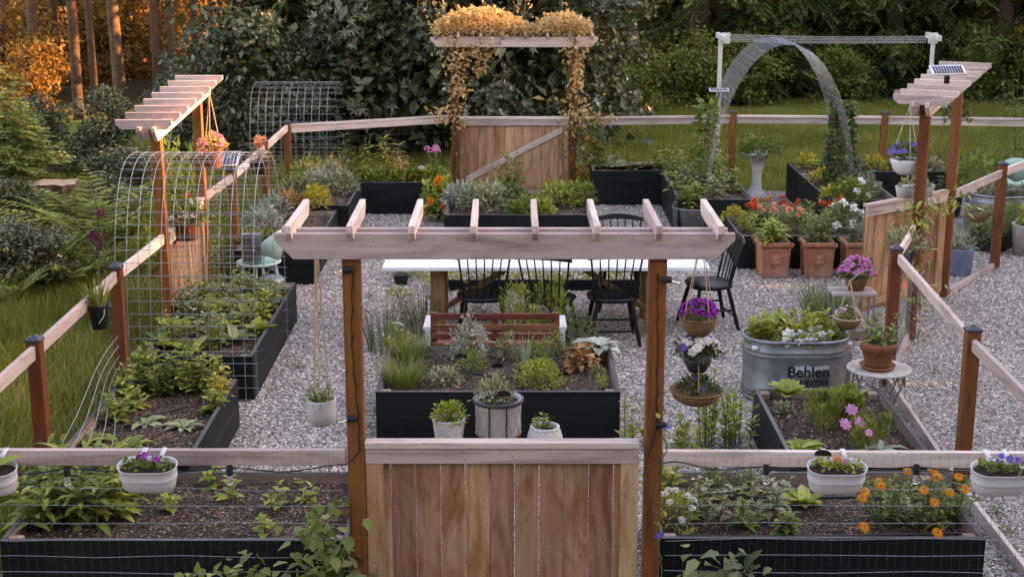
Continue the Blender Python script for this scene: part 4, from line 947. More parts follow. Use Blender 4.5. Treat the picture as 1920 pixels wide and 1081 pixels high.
mb=MB(); mb.box((-.52,-.185,.0),(.52,.185,.19)); mb.build('soil','potsoil',g)
pot('drive_pot','dark green pot with a leafy vine on the drive',(6.05,19.9,0),[(.001,0),(.13,0),(.16,.30),(.17,.31),(.15,.31),(.14,.26)],'darkpot',20,(.14,.28))
pot('wooden_tub','weathered wooden tub of red geraniums past the rail post',(6.35,17.55,0),[(.001,0),(.2,0),(.23,.36),(.235,.38),(.2,.38),(.19,.3)],'shelfwood',20,(.2,.34),smooth=False)
# hanging pots on the open gate pergola
def white_bowl(label,loc,top,r=.15):
    g=pot('hanging_pot',label,loc,[(.001,0),(r*.5,0),(r*.8,.04),(r,.12),(r*1.02,.15),(r*.95,.152),(r*.88,.12)],'whitepot',24,(r*.9,.13)); ropes(g,(0,0,top),r,.15,0,mat='whiterope',n=3,th=.003); return g
white_bowl('white hanging bowl of violet pansies under the open gate pergola',(3.80,14.0,1.60),.66)
g=thing('window_box','white oblong planter bracketed to the gate post','planter',(3.93,14.1,1.36),R(20)); mb=MB(); mb.lathe([(.001,0),(.06,0),(.08,.10),(.085,.11),(.075,.108),(.06,.08)],24,stad=.13); mb.build('body','whitepot',g,smooth=True); mb=MB(); disc(mb,.072,.09,24,stad=.13); mb.build('soil','potsoil',g)
g=pot('black_basket','dark hanging basket on the rail beside the open gate',(3.66,13.35,.86),[(.001,0),(.07,0),(.12,.13),(.125,.14),(.11,.138),(.1,.1)],'darkpot',20,(.11,.11)); mtube(g,'hanger',[(.1,.05,.13),(.12,.10,.3),(.10,.12,.36)],.004,'ironlegs',5)
# left side hanging pots
CP=pot('cone_pot','dark green cone shaped pot hooked on the side fence rail',(-3.18,10.9,.93),[(.001,0),(.055,0),(.088,.185),(.093,.19),(.083,.19),(.078,.15)],'darkpot',22,(.08,.17))
mtube(CP,'hook',[(-.05,0,.19),(-.06,0,.262),(-.10,0,.262),(-.11,0,.2)],.004,'wiredull',5); mtube(CP,'hook',[(.06,-.05,.19),(.06,-.075,.12),(.02,-.086,.06)],.0025,'whiterope',4)
g=pot('rust_pot','rust brown tub of geraniums hooked on the side gate',(-3.12,13.72,1.02),[(.001,0),(.11,0),(.135,.17),(.142,.18),(.13,.18),(.12,.14)],'rustpot',22,(.125,.155)); mtube(g,'hook',[(-.08,0,.17),(-.10,0,.2),(-.13,0,.17)],.004,'wiredull',5); RP=g
g=pot('hanging_pot','pale clay pot on ropes below the sunlit side pergola',(-3.08,14.95,1.50),[(.001,0),(.075,0),(.09,.02),(.105,.17),(.11,.19),(.1,.19),(.09,.15)],'rustpot',20,(.095,.165)); ropes(g,(0,0,.78),.1,.18,0,n=3,th=.004); HP=g
g=pot('rail_pot','dark pot on a rope sling hooked over the side rail',(-3.08,17.65,.98),[(.001,0),(.07,0),(.105,.15),(.11,.16),(.1,.16),(.09,.12)],'darkpot',20,(.095,.14)); ropes(g,(-.1,0,.2),.105,.15,0,n=3); LP=g
# stump and mossy log
g=thing('tree_stump','old tree stump with pale cut top among the ferns','stump',(-6.05,19.2,0)); mb=MB(); an=np.arange(18)*2*np.pi/18; rng=np.random.default_rng(4); wob=1+rng.normal(0,.08,18); V=[];F=[]
for j,(r,z) in enumerate(((.46,-.05),(.36,.15),(.30,.4),(.28,.6))): V+= [(math.cos(a)*r*w_,math.sin(a)*r*w_,z+(.012*math.sin(3*a) if j==3 else 0)) for a,w_ in zip(an,wob)]
for j in range(3):
    for q in range(18): F.append((j*18+q,j*18+(q+1)%18,(j+1)*18+(q+1)%18,(j+1)*18+q))
link('trunk',mesh_np('trunk',V,F,'bark'),g); link('cut_top',mesh_np('cut_top',[(x,y,z+.001) for x,y,z in V[54:72]],[tuple(range(18))],'stumpcut'),g)
g=thing('fallen_log','pale fallen log lying at the lawn edge below the cedars','log',(9.0,32.4,.16),R(78)); mtube(g,'trunk',[(0,-.5,0),(0,0,.02),(.03,.55,0)],[.18,.17,.15],'stumpcut',12)
# hoses and tags in the beds
def hose(label,pts):
    g=thing('drip_hose',label,'hose',pts[0]); o=Vector(pts[0]); P=[tuple(Vector(p)-o) for p in pts]; mtube(g,'pipe',P,.009,'hose',6); return g
hose('black drip hose looping through the bed of bright clumps',[(-2.86,9.6,.34),(-2.80,9.9,.35),(-2.88,10.25,.36),(-2.78,10.5,.36),(-2.62,10.62,.35),(-2.5,10.75,.35)])
hose('black drip hose crossing the calendula bed',[(1.45,8.93,.345),(1.8,8.9,.35),(2.2,8.93,.345),(2.75,8.88,.34)])
hose('black drip hose along the front of the calendula bed',[(.95,8.3,.35),(1.5,8.28,.355),(2.1,8.3,.35),(2.78,8.34,.35)])
hose('black hose with valves lying across the herb bed',[(-.72,12.1,.43),(-.55,11.75,.40),(-.3,11.5,.375),(-.1,11.42,.36)])
def marker(label,loc,rz=0,s=1):
    g=thing('plant_marker',label,'plant marker',loc,rz,'black plant name tags'); mb=MB(); n=10; V=[];F=[]
    pts=[(math.cos(t)*.045*s,math.sin(t)*.028*s) for t in np.linspace(0,math.pi,n)]+[(-.045*s,-.012*s),(.045*s,-.012*s)]
    m=len(pts); V=[(x,-.0015-y*.25,y+.075*s) for x,y in pts]+[(x,.0015-y*.25,y+.075*s) for x,y in pts]; F=[tuple(range(m)),tuple(range(2*m-1,m-1,-1))]+[(i,i+m,(i+1)%m+m,(i+1)%m) for i in range(m)]
    link('plate',mesh_np('plate',V,F,'black'),g); mtube(g,'stake',[(0,0.002,-.04),(0,.002,.07*s)],.002,'wiredull',4); return g
for lab,p,s in (('black name tag on the hose among the chives',(-.42,11.62,.40),1.1),('black name tag leaning by the variegated shrub',(-.12,11.45,.37),1.1),('black name tag in the drum pot',(-.05,8.02,1.275),.95),('black name tag in the strawberry pot',(.22,8.04,1.125),.8),('black name tag beside the bronze heuchera',(.42,11.35,.34),1.0),('black name tag in the salmon flower planter',(1.70,7.55,1.085),1.0),('black name tag among the kale leaves',(-2.45,12.75,.34),1.0)): marker(lab,p,R(random.uniform(-12,12)),s)

# ================================================================== PLANTS
ZS=.33
def _sh(y): return 1.75 if y<11.6 else 1.2 if y<17.4 else 1.42 if y<20.3 else 1.18 if y<23.5 else 1.48 if y<29.6 else 1.15  # heights of the unseen trees, shaped so sun reaches only chosen spots
SHADE_TREES=[(18.5+.7*math.sin(k*2.1),-17+1.95*k,_sh(-17+1.95*k)+.04*math.sin(k*1.7)) for k in range(28)]+[(21.5+.6*math.sin(k*3.3),-16+2.3*k,1.75) for k in range(13)]
def upright(name,label,loc,mat,ns,h,sp,nl,L,W,k=2,droop=.6,lean=.25,rise=.5,whorl=1,group=None,flowers=None,smat='stemgreen',base=.08,cat='plant'):
    p=Plant(name,label,loc,cat,group); tops=[]; L*=1.2; W*=1.25; h*=1.08; p_upright(p.f,p.s,p.rng,ns,h,sp,nl,L,W,k,droop,base,lean,rise,whorl,tops)
    if flowers:
        kind,fm,fr=flowers[:3]
        for t in tops: flower(p.o,t+np.array([0,0,.006]),kind,fm,fr)
    return p.done(mat,smat)
def rosette(name,label,loc,mat,n,L,W,k=3,droop=.7,rise=.6,prof='leaf',group=None,stemh=.0):
    p=Plant(name,label,loc,'plant',group); L*=1.22; W*=1.28
    if stemh: p.s.tube([(0,0,-.03),(0,0,stemh)],[.006,.004],5)
    p_rosette(p.f,p.rng,n,L,W,k,droop,rise,prof,(0,0,.005+stemh)); return p.done(mat)
def blades(name,label,loc,mat,n,h,r,W,droop=.6,rise=2.2,group=None,flowers=None,k=3):
    p=Plant(name,label,loc,'plant',group); p_blades(p.f,p.rng,n,h,r,W,droop,rise,k)
    if flowers:
        for i in range(flowers[3]):
            a=p.rng.uniform(0,6.28); q=p.rng.uniform(0,r*1.3); z=h*p.rng.uniform(.85,1.1); e=(math.cos(a)*q,math.sin(a)*q,z); p.s.tube([(e[0]*.3,e[1]*.3,0),(e[0]*.8,e[1]*.8,z*.6),e],.003,4); flower(p.o,e,flowers[0],flowers[1],flowers[2])
    return p.done(mat)
# --- near left bed: leafy clump, seedlings, beans
def P(x,y,z=ZS):
    v=at(x,y,z); best=None
    for a,b,c,d,h in BEDS.values():      # keep every bed plant rooted inside the bed it belongs to
        q=Vector((min(max(v.x,a+.09),b-.09),min(max(v.y,c+.09),d-.09),h-.08)); e=math.hypot(q.x-v.x,q.y-v.y)
        if best is None or e<best[0]: best=(e,q)
    return tuple(best[1]) if best[0]<.9 else tuple(v)
for i,(x,y,h) in enumerate(((75,985,.30),(120,975,.34),(165,985,.30),(200,965,.34),(100,940,.36),(150,935,.36),(205,930,.34),(235,945,.26))):
    upright('leafy_clump','dense lance leaved clump at the grass end of the bean bed',P(x,y),'lf_mid' if i%3 else 'lf_bright',7,h,.07,10,.17,.045,3,1.0,.3,.7,group='lance leaved clumps')
for lab,x,y,h in (('small pale seedling under the pansy planter',320,955,.14),('bushy pale seedling in the middle of the bean bed',428,935,.17),('yellow green bean seedling on bare mulch',515,950,.15),('thin bean seedling near the stained post',575,935,.12),('low seedling at the back board of the bean bed',405,893,.11),('tiny seedling beside the lance leaved clump',245,965,.10),('young bean plant at the front board',500,1000,.14)):
    upright('seedling',lab,P(x,y),'lf_bright',3,h,.025,6,.08,.05,2,.7,.35,.6)
def vine(name,label,path,loc,mat,n,L,W,spread=.06,smat='stemgreen',fl=None,k=3,cat='vine',down=.3):
    p=Plant(name,label,loc,cat); pts=np.array(path,float); m=40; s=np.linspace(0,len(pts)-1,m); c=np.stack([np.interp(s,np.arange(len(pts)),pts[:,q]) for q in range(3)],1)
    c[1:]+=p.rng.normal(0,.012,(m-1,3)); p.s.tube(c,.004,5)
    i=p.rng.integers(0,m,n); b=c[i]+p.rng.normal(0,spread,(n,3)); d=p.rng.normal(0,1,(n,3))+np.array([0,-.5,-down]); l=L*p.rng.uniform(.6,1.2,n)
    if k: p.f.add(*ribbons(p.rng,b,d,l,W*l/L,k,.5,.12,'heart'))
    else: p.f.add(*leaves(p.rng,b,d,l,W*l/L))
    if fl:
        for q in range(fl[3]): flower(p.o,c[p.rng.integers(8,m)]+p.rng.normal(0,spread,3)+np.array([0,-spread,0]),fl[0],fl[1],fl[2])
    p.done(mat,smat); return p.o
vine('bean_vine','bean vine climbing the wire beside the stained gate post',[(0,0,0),(.05,0,.2),(-.02,-.01,.4),(.04,0,.62),(0,-.02,.78)],(-1.06,7.6,0),'lf_mid',230,.085,.07,.085)
vine('bean_vine','bean vine spreading low across the wire fence',[(0,0,0),(-.12,0,.2),(-.25,0,.34),(-.42,0,.4),(-.62,-.01,.36),(-.7,0,.3)],(-1.12,7.58,0),'lf_mid',130,.085,.07,.06)
vine('bean_vine','leafy bean vine at the foot of the gate post',[(0,0,0),(-.06,0,.15),(.05,0,.3),(-.05,0,.42)],(-1.02,7.56,0),'lf_blue',230,.09,.07,.11)
vine('squash_vine','squash vine growing up the wire before the calendula bed',[(0,0,0),(.06,-.02,.2),(.18,0,.36),(.3,0,.40)],(.95,7.58,0),'lf_blue',150,.10,.085,.09)
vine('squash_vine','short squash shoot with a faded flower on the wire',[(0,0,0),(.05,0,.25),(.1,0,.45),(.12,0,.5)],(1.22,7.58,0),'lf_dark',26,.08,.06,.045)
vine('morning_glory','thin violet flowered vine twisting up the gate post',[(0,0,0),(.02,-.01,.4),(-.01,-.01,.8),(.02,-.01,1.2),(0.0,-.01,1.56)],(.815,7.63,0),'lf_mid',12,.05,.04,.012,fl=('cosmos','pt_purple',.028,2))
# --- near right bed
bush('white_alyssum','white flowering alyssum mound beside the gate post',P(1265,985),.15,.24,300,.05,.022,'lf_bright',flowers=('cluster','pt_white',.024,22))
upright('leafy_green','bright broad leaved plant behind the white alyssum',P(1245,930),'lf_bright',6,.24,.07,9,.11,.07,2,.6)
for lab,x,y,h,m in (('sprawling tomato plant next to the white alyssum',1330,975,.28,'lf_grey'),('sprawling tomato plant in the bed middle',1400,985,.26,'lf_mid'),('tall tomato plant at the back board',1350,930,.32,'lf_mid'),('grey leaved tomato plant before the squash',1440,965,.26,'lf_grey'),('bushy tomato plant by the drip hose',1410,925,.26,'lf_grey'),('low tomato shoot near the front board',1460,1000,.14,'lf_mid')):
    upright('tomato_plant',lab,P(x,y),m,6,h,.07,12,.085,.038,2,.7,.45,.4)
rosette('brassica','pale green cabbage seedling alone on bare mulch',P(1510,945),'lf_bright',12,.16,.07,3,.5,.9)
bush('dill','feathery dill tuft behind the calendulas',P(1665,935),.06,.16,160,.05,.006,'lf_mid'); rosette('poppy','grey leaved poppy between the calendulas',P(1700,955),'lf_grey',10,.15,.05,3,.7,.8)
CAL=[(1702,882,0),(1750,880,1),(1757,893,1),(1797,893,2),(1648,903,0),(1652,911,0),(1732,918,1),(1781,922,2),(1810,917,2),(1622,921,0),(1617,933,0),(1752,941,1),(1620,987,0),(1758,998,2)]
cals=[('calendula clump with orange flowers by the poppy',1655,975),('calendula clump with orange flowers in the middle of the row',1730,980),('calendula clump with orange flowers at the bed corner',1785,970)]
for ci,(lab,x,y) in enumerate(cals):
    b=at(x,y,ZS); p=Plant('calendula',lab,b); p_upright(p.f,p.s,p.rng,9,.30,.11,15,.11,.032,2,.6,.05,.4,.5)
    for fx,fy,c in CAL:
        if c!=ci: continue
        dz={987:.0,998:.0}.get(fy,.30+.03*(ci%2)); f_=at(fx,fy,ZS+.06) if dz==0 else at(fx,fy,ZS+dz*.95)
        if dz==0: f_=atY(fx,fy,8.12)
        e=f_-b; p.s.tube([(e.x*.25,e.y*.25,0),(e.x*.7,e.y*.7,e.z*.6),tuple(e-Vector((0,0,.008)))],[.005,.004,.003],5)
        flower(p.o,tuple(e),'daisy','pt_orange',.032 if dz else .036,face=(random.uniform(-.3,.3),-.75,.7))
    p.done('lf_mid')
# --- tall weeds on the gravel behind the near rail
for lab,x,y,h,n in (('tall sweet pea shoots growing through gravel behind the rail',1330,835,.34,9),('tall leafy shoots beside the pink cosmos bed',1385,840,.30,7),('leafy shoots at the foot of the gate post inside',1195,838,.26,6),('low weed growing at the corner of the calendula rail',1290,850,.16,5)):
    upright('tall_weed',lab,tuple(at(x,y,0)),'lf_bright',n,h*1.5,.12,22,.085,.03,2,.5,.15,.9)
# --- side bed with bright clumps
for i,(x,y,h,m) in enumerate(((235,742,.26,'lf_bright'),(262,728,.34,'lf_mid'),(290,722,.36,'lf_bright'),(318,720,.38,'lf_bright'),(346,718,.38,'lf_mid'),(374,720,.36,'lf_bright'),(400,724,.32,'lf_bright'),(412,748,.24,'lf_yellow'),(400,770,.2,'lf_bright'),(250,768,.2,'lf_bright'),(228,790,.18,'lf_bright'),(300,742,.24,'lf_mid'),(360,738,.26,'lf_bright'))):
    upright('leafy_clump','bright green leafy clump at the back of the hose bed',P(x,y),m,6,h,.05,10,.085,.05,2,.7,.35,.6,group='bright leafy clumps')
for lab,x,y in (('star shaped grey green seedling beside the drip hose',272,795),('star shaped seedling with one broad leaf',345,800),('half hidden broad seedling at the near rail',245,836),('small grass green tuft at the bed edge',165,828)):
    rosette('seedling',lab,P(x,y),'lf_grey' if 'star' in lab else 'lf_mid',11,.14,.055,3,.8,.7)
upright('shoot','thin yellowish shoot leaning on the curled wire panel',P(185,790),'lf_mid',6,.22,.05,9,.07,.02,2,.5)
# --- long bed under arch
rng=nrng(); kinds=[('kale','lf_blue'),('chard','lf_bright'),('lettuce','lf_bright'),('bean_plant','lf_mid')]
spots=[(270,650),(315,655),(360,660),(405,655),(440,640),(300,620),(345,625),(390,620),(430,610),(465,600),(280,590),(325,590),(370,590),(420,580),(470,575),(500,585),(310,560),(360,560),(410,555),(460,552),(505,555),(480,625),(520,560)]
for i,(x,y) in enumerate(spots):
    nm,m=kinds[i%4]
    if i%4==0: rosette(nm,'blue green kale plant under the near wire arch',P(x,y),m,13,.20,.085,3,.6,1.1,group='kale under the arch')
    elif i%4==3: upright(nm,'bushy bean plant under the near wire arch',P(x,y),m,6,.30,.06,11,.085,.05,2,.7,.3,.5,group='bean plants under the arch')
    else: rosette(nm,'%s green %s plant under the near wire arch'%(('glossy' if nm=='chard' else 'pale'),nm),P(x,y),m,12,.17,.08,3,.5,1.2,group=nm+' under the arch')
for i,(x,y) in enumerate(((290,640),(335,645),(385,640),(425,632),(455,612),(350,605),(400,600),(300,600),(440,590),(490,600),(340,570),(390,570),(440,562),(485,562),(515,572),(300,575))):
    upright('bean_plant','bushy bean plant under the near wire arch',P(x,y),('lf_bright','lf_mid','lf_grey')[i%3],6,.27,.07,11,.075,.045,2,.7,.35,.5,group='bean plants under the arch')
upright('ornamental_onion','maroon flowered stems rising outside the fence post',tuple(at(205,640,0)),'lf_mid',4,1.15,.06,10,.10,.02,2,.6,.06,.5,flowers=('cluster','pt_maroon',.05))
# --- herb bed
blades('chives','tall arching chives at the front corner of the herb bed',P(755,720),'lf_mid',420,.30,.13,.006,.7,2.4); blades('chives','second tuft of chives at the back of the herb bed',P(770,670),'lf_mid',320,.30,.12,.006,.7,2.4)
bush('variegated_shrub','variegated cream and green shrub in the herb bed',P(880,672),.17,.40,420,.05,.024,'lf_silver'); bush('savory','olive green savory under the variegated shrub',P(885,700),.14,.22,420,.03,.012,'lf_mid')
bush('pale_sage','pale sage tuft at the front of the herb bed',P(835,718),.12,.16,160,.06,.024,'lf_grey',k=2); bush('oregano','rounded golden oregano mound in the herb bed',P(1010,720),.20,.22,1300,.026,.017,'lf_bright'); bush('oregano','loose green oregano behind the rounded mound',P(1000,690),.14,.26,500,.03,.018,'lf_mid')
bush('heuchera','bronze leaved heuchera at the back of the herb bed',P(1090,690),.13,.2,130,.075,.06,'lf_bronze',k=2); rosette('clary_sage','large pale sage with drooping leaves at the bed corner',P(1122,675),'lf_silver',14,.20,.09,3,.9,.8,stemh=.12)
bush('thyme','small grey thyme by the corner of the herb bed',P(1120,705),.07,.12,240,.02,.008,'lf_blue'); upright('marjoram','yellow green marjoram sprigs at the bed edge',P(1128,728),'lf_bright',7,.14,.04,9,.035,.018,0,.5)
bush('ground_thyme','creeping brown thyme in the middle of the herb bed',P(925,730),.10,.10,260,.025,.012,'lf_bronze'); bush('lambs_ear','soft pale tuft behind the oregano mound',P(950,665),.1,.2,130,.06,.025,'lf_grey'); bush('tarragon','olive tarragon at the back board of the herb bed',P(1040,670),.13,.24,380,.04,.012,'lf_mid')
blades('plume','single pale feathery plume in the herb bed',P(985,695),'lf_silver',26,.36,.02,.01,.1,6)
def fennel(lab,x,y,n,h,sp):
    p=Plant('fennel',lab,tuple(at(x,y,0))); p_feather(p.f,p.s,p.rng,n,h,sp); p.done('lf_bright')
fennel('feathery fennel plumes in front of the bench',975,655,6,.62,.14); fennel('tall feathery fennel at the bench arm',1030,650,7,.66,.16)
bush('catmint','grey green catmint shrub beside the white bench arm',tuple(at(1085,655,0)),.2,.42,700,.045,.014,'lf_blue')
for lab,x,y,r,h in (('loose lavender bush on the gravel left of the bench',725,655,.26,.45),('thin lavender bush behind the terracotta saucer',790,625,.24,.42)): 
    p=Plant('lavender',lab,tuple(at(x,y,0))); p_upright(p.f,p.s,p.rng,34,h,r*.7,16,.055,.007,0,.4,.1,.35,1.2); p.done('lf_grey')
bush('flowering_herb','white speckled herb at the bench end',tuple(at(742,672,0)),.16,.34,420,.04,.014,'lf_mid',flowers=('cluster','pt_white',.012,16))
clay('tiny terracotta pot among the lavender by the bench',tuple(at(752,645,0)),.09,.12,False)
upright('yellow_herb','yellow green herb poking above the bench back',tuple(at(870,590,0)),'lf_yellow',5,.30,.1,9,.07,.03,2,.6); upright('yellow_herb','pale herb sprig beside the timber table leg',tuple(at(812,600,0)),'lf_yellow',4,.26,.06,8,.07,.035,2,.6)
bush('thrift','pink speckled low plant under the spindle chair',tuple(at(905,588,0)),.12,.14,120,.05,.01,'lf_mid',flowers=('cluster','pt_pinkpale',.012,12))
for x,y,s in ((745,510,.1),(800,520,.12),(750,560,.09)): bush('gravel_weed','low weed growing through the gravel near the table',tuple(at(x,y,0)),s*1.6,s*1.4,120,.07,.012,'lf_bright',group='weeds near the table')
for i,(x,y) in enumerate(((585,745),(560,690),(1410,640),(1890,1000),(1870,965),(690,560),(1500,700),(1750,700),(640,470),(1700,900))): bush('gravel_weed','tiny weed tuft in the open gravel path',tuple(at(x,y,0)),.05,.05,30,.05,.01,'lf_mid',group='weed tufts in the gravel')
# low row of plants behind the table
g=thing('edging_board','low black edging board behind the white table','edging',(.3,15.75,0)); board(g,'board',(-1.2,0,.06),(1.2,0,.06),.12,.035,'paintedboard')
for i,x in enumerate(np.linspace(-.8,1.6,9)): bush('edging_plant','low yellow green edging plant beyond the white table',(x,15.95+.1*(i%2),0),.16,.24,170,.07,.02,('lf_yellow','lf_bright','lf_mid')[i%3],group='edging plants beyond the table')
bush('table_weed','yellow green weed clump beside the black pot',tuple(at(765,520,0)),.2,.2,160,.09,.016,'lf_bright')
g=pot('small_black_pot','small black nursery pot on gravel by the table',tuple(at(752,532,0)),[(.001,0),(.07,0),(.09,.11),(.095,.115),(.085,.115),(.08,.08)],'darkpot',18,(.085,.1))
# --- cosmos bed
rosette('geranium','lime green geranium in the cosmos bed corner',P(1475,755),'lf_bright',14,.14,.09,3,.6,1.2,'round',stemh=.06); bush('sedum','pale flowering sedum under the lime geranium',P(1470,775),.07,.12,140,.04,.022,'lf_grey')
p=Plant('cosmos','feathery cosmos with pink flowers in the right bed',P(1580,800)); p_feather(p.f,p.s,p.rng,18,.30,.22,26,.06); b=at(1580,800,ZS)
for fx,fy in ((1597,765),(1585,792),(1613,790),(1629,808)):
    e=at(fx,fy,ZS+.2)-b; p.s.tube([(e.x*.5,e.y*.5,0),tuple(e)],[.003,.002],4); flower(p.o,tuple(e),'cosmos','pt_pink',.045 if fx!=1629 else .028,face=(random.uniform(-.4,.4),-.7,.7))
p.done('lf_fern'); p=Plant('cosmos','second feathery cosmos without flowers near the rail',P(1625,838)); p_feather(p.f,p.s,p.rng,9,.22,.17,18,.05); p.done('lf_fern')
rosette('mullein','pale silvery mullein at the front of the cosmos bed',P(1650,842),'lf_silver',9,.2,.06,3,.7,.5); rosette('hellebore','long leaved plant at the back board of the cosmos bed',P(1590,752),'lf_grey',12,.17,.05,3,.7,1.0); rosette('lettuce','pale lettuce behind the black name tag',P(1500,842),'lf_bright',11,.15,.09,3,.7,.8)
# --- stock tank planting
for i,(x,y) in enumerate(((-.33,.02),(-.2,-.1),(-.2,.12),(-.05,-.05),(-.05,.14),(.1,-.1),(.1,.1),(.22,.0),(.32,-.06),(.32,.1),(-.36,-.08),(.2,.14))):
    upright('tank_plant','upright leafy plant crowded in the stock tank',(2.43+x,12.10+y,.46),'lf_bright' if i%3 else 'lf_yellow',5,.24,.05,12,.10,.04,2,.6,.25,.9,group='leafy plants in the stock tank')
for i,(x,y) in enumerate(((-.12,-.2),(.0,-.22),(.1,-.2),(.2,-.17),(.05,-.15),(.27,-.1),(.16,-.08))): bush('white_bloom','white flowering rosette at the front of the stock tank',(2.45+x,12.10+y,.48),.07,.12,60,.06,.035,'lf_bright',flowers=('bloom','pt_white',.045,6),group='white blooms in the stock tank')
for i,(x,y) in enumerate(((-.4,0),(-.15,.1),(.1,-.05),(.35,.1),(.6,-.1))): bush('tank_herb','leafy herb growing in the drive stock tank',(6.6+x,18.95+y,.44),.15,.2,170,.06,.025,'lf_blue',group='herbs in the drive tank')
# plants in pots
def potted(name,label,loc,mat,kind='mound',**k):
    if kind=='mound': return bush(name,label,loc,k.get('r',.1),k.get('h',.16),k.get('n',160),k.get('L',.05),k.get('W',.025),mat,k=k.get('k',0),flowers=k.get('fl'))
    return upright(name,label,loc,mat,k.get('ns',6),k.get('h',.25),k.get('sp',.05),k.get('nl',10),k.get('L',.09),k.get('W',.035),2,k.get('droop',.7),.35,.6,flowers=k.get('fl'))
upright('pepper_plant','leafy green pepper plant in the terracotta pot',(2.97,11.40,.625),'lf_mid',9,.25,.08,11,.10,.042,2,.9,.5,.4)
upright('lance_plant','lance leaved plant in the first square planter',(3.0,16.46,.37),'lf_bright',8,.26,.08,10,.2,.05,3,1.0,.3,.6); upright('dark_foliage','dense dark leaved plant in the middle square planter',(3.51,16.46,.37),'lf_mid',12,.36,.10,14,.12,.035,2,.7,.3,.6); upright('dark_foliage','small leaved shrub in the half hidden square planter',(3.98,16.46,.37),'lf_blue',10,.24,.09,12,.10,.03,2,.7,.3,.6)
# pansies etc in rail planters
def plnt(i): return OP[i].location
def pansy_bed(label,c,fls,mat='lf_mid'):
    p=Plant('pansy',label,c); 
    for q in np.linspace(-.10,.10,6):
        m=MB(); p_mound(m,None,p.rng,.035,.055,22,.035,.02); V=m.V[0]+np.array([q,p.rng.uniform(-.02,.02),0]); p.f.add(V,m.F[0],m.Rn[0])
    for x,y,z,kind,fm,r in fls: p.s.tube([(x*.8,y*.5,0),(x,y,z)],.002,4); flower(p.o,(x,y,z),kind,fm,r,face=(random.uniform(-.3,.3),-.8,.6))
    p.done(mat)
c=Vector(OP[1].location)+Vector((0,-.022,.118)); pansy_bed('dark purple pansies in the oval planter before the bean bed',c,[(-.01,-.01,.075,'pansy','pt_magenta',.026),(-.045,.0,.06,'pansy','pt_maroon',.022),(.055,-.02,.06,'pansy','pt_magenta',.02),(-.02,.01,.06,'pansy','pt_maroon',.02)])
c=Vector(OP[2].location)+Vector((0,-.022,.118)); pansy_bed('salmon flowers and lime leaves in the tagged oval planter',c,[(.0,.0,.065,'bloom','pt_peach',.025),(.04,-.01,.055,'bloom','pt_pink',.016),(.015,.02,.05,'bloom','pt_peach',.018)],'lf_bright')
c=Vector(OP[3].location)+Vector((0,-.022,.118)); pansy_bed('lavender blue pansies in the oval planter at the fence corner',c,[(.04,-.01,.075,'pansy','pt_purple',.026),(.085,-.01,.07,'pansy','pt_purple',.022),(.0,.01,.09,'pansy','pt_purple',.018),(-.02,.0,.06,'pansy','pt_purple',.015),(.1,-.03,.04,'pansy','pt_white',.014)])
c=Vector(OP[0].location)+Vector((0.02,-.022,.118)); rosette('broad_leaf','broad leaved plant with a pale bud in the end planter',c,'lf_bright',6,.14,.06,3,.5,.9); p=Plant('budded_stem','white bud on a tall stem in the end planter',c+Vector((.0,0,0))); p.s.tube([(0,0,0),(.01,0,.15),(.03,0,.28)],.003,4); flower(p.o,(.03,0,.28),'bloom','pt_white',.02); p.f.add(*leaves(p.rng,np.array([[.01,0,.1]]),np.array([[1,0,.5]]),.06,.02)); p.done('lf_bright')
# gate pots
bush('golden_oregano','golden oregano mound in the white woven pot',(-.365,8.02,1.18),.10,.12,420,.026,.018,'lf_bright'); bush('drum_thyme','wiry thyme in the white drum pot',(-.10,8.1,1.27),.115,.18,330,.03,.016,'lf_grey'); upright('strawberry_plant','strawberry leaves in the pale ribbed pot',(.17,8.02,1.125),'lf_bright',7,.09,.03,5,.04,.03,2,.5,.6,.4)
# hanging pots
upright('trailing_plant','trailing green plant in the concrete hanging pot',(-1.125,8.22,1.23),'lf_mid',10,.11,.05,10,.06,.014,2,1.0,.6,.6)
bush('petunia','magenta petunias in the upper hanging basket',(1.085,8.22,1.735),.105,.11,150,.03,.02,'lf_mid',flowers=('bloom','pt_magenta',.023,46))
p=Plant('pansy','white and yellow pansies in the middle tier of the hanging basket',(1.085,8.22,1.50)); p_mound(p.f,p.s,p.rng,.12,.13,420,.04,.022)
rr=p.rng
for q in range(22):
    a=rr.uniform(-3.0,.2); r=rr.uniform(.03,.125); flower(p.o,(math.cos(a)*r,math.sin(a)*r*.9,.05+.10*(1-r/.14)+rr.uniform(0,.03)),'pansy','pt_white' if q%7 else 'pt_purple',.029,face=(math.cos(a)*.4,-.9,.35))
p.done('lf_dark'); bush('trailing_lobelia','dark trailing plant in the lower coir basket',(1.085,8.22,1.27),.12,.12,420,.05,.012,'lf_dark',flowers=('cluster','pt_purple',.016,3))
bush('petunia','pink petunias in the coir basket on the shelf stand',(3.13,12.95,.81),.15,.2,240,.045,.025,'lf_dark',flowers=('bloom','pt_pink',.034,34)); bush('petunia','small pink flowers in the rope hung basket',(2.86,12.05,.69),.10,.1,150,.03,.016,'lf_mid',flowers=('cluster','pt_pinkpale',.018,16))
blades('rosemary','upright grey green rosemary bush behind the stock tank',tuple(at(1555,612,0)),'lf_blue',520,.52,.2,.012,.3,2.2)
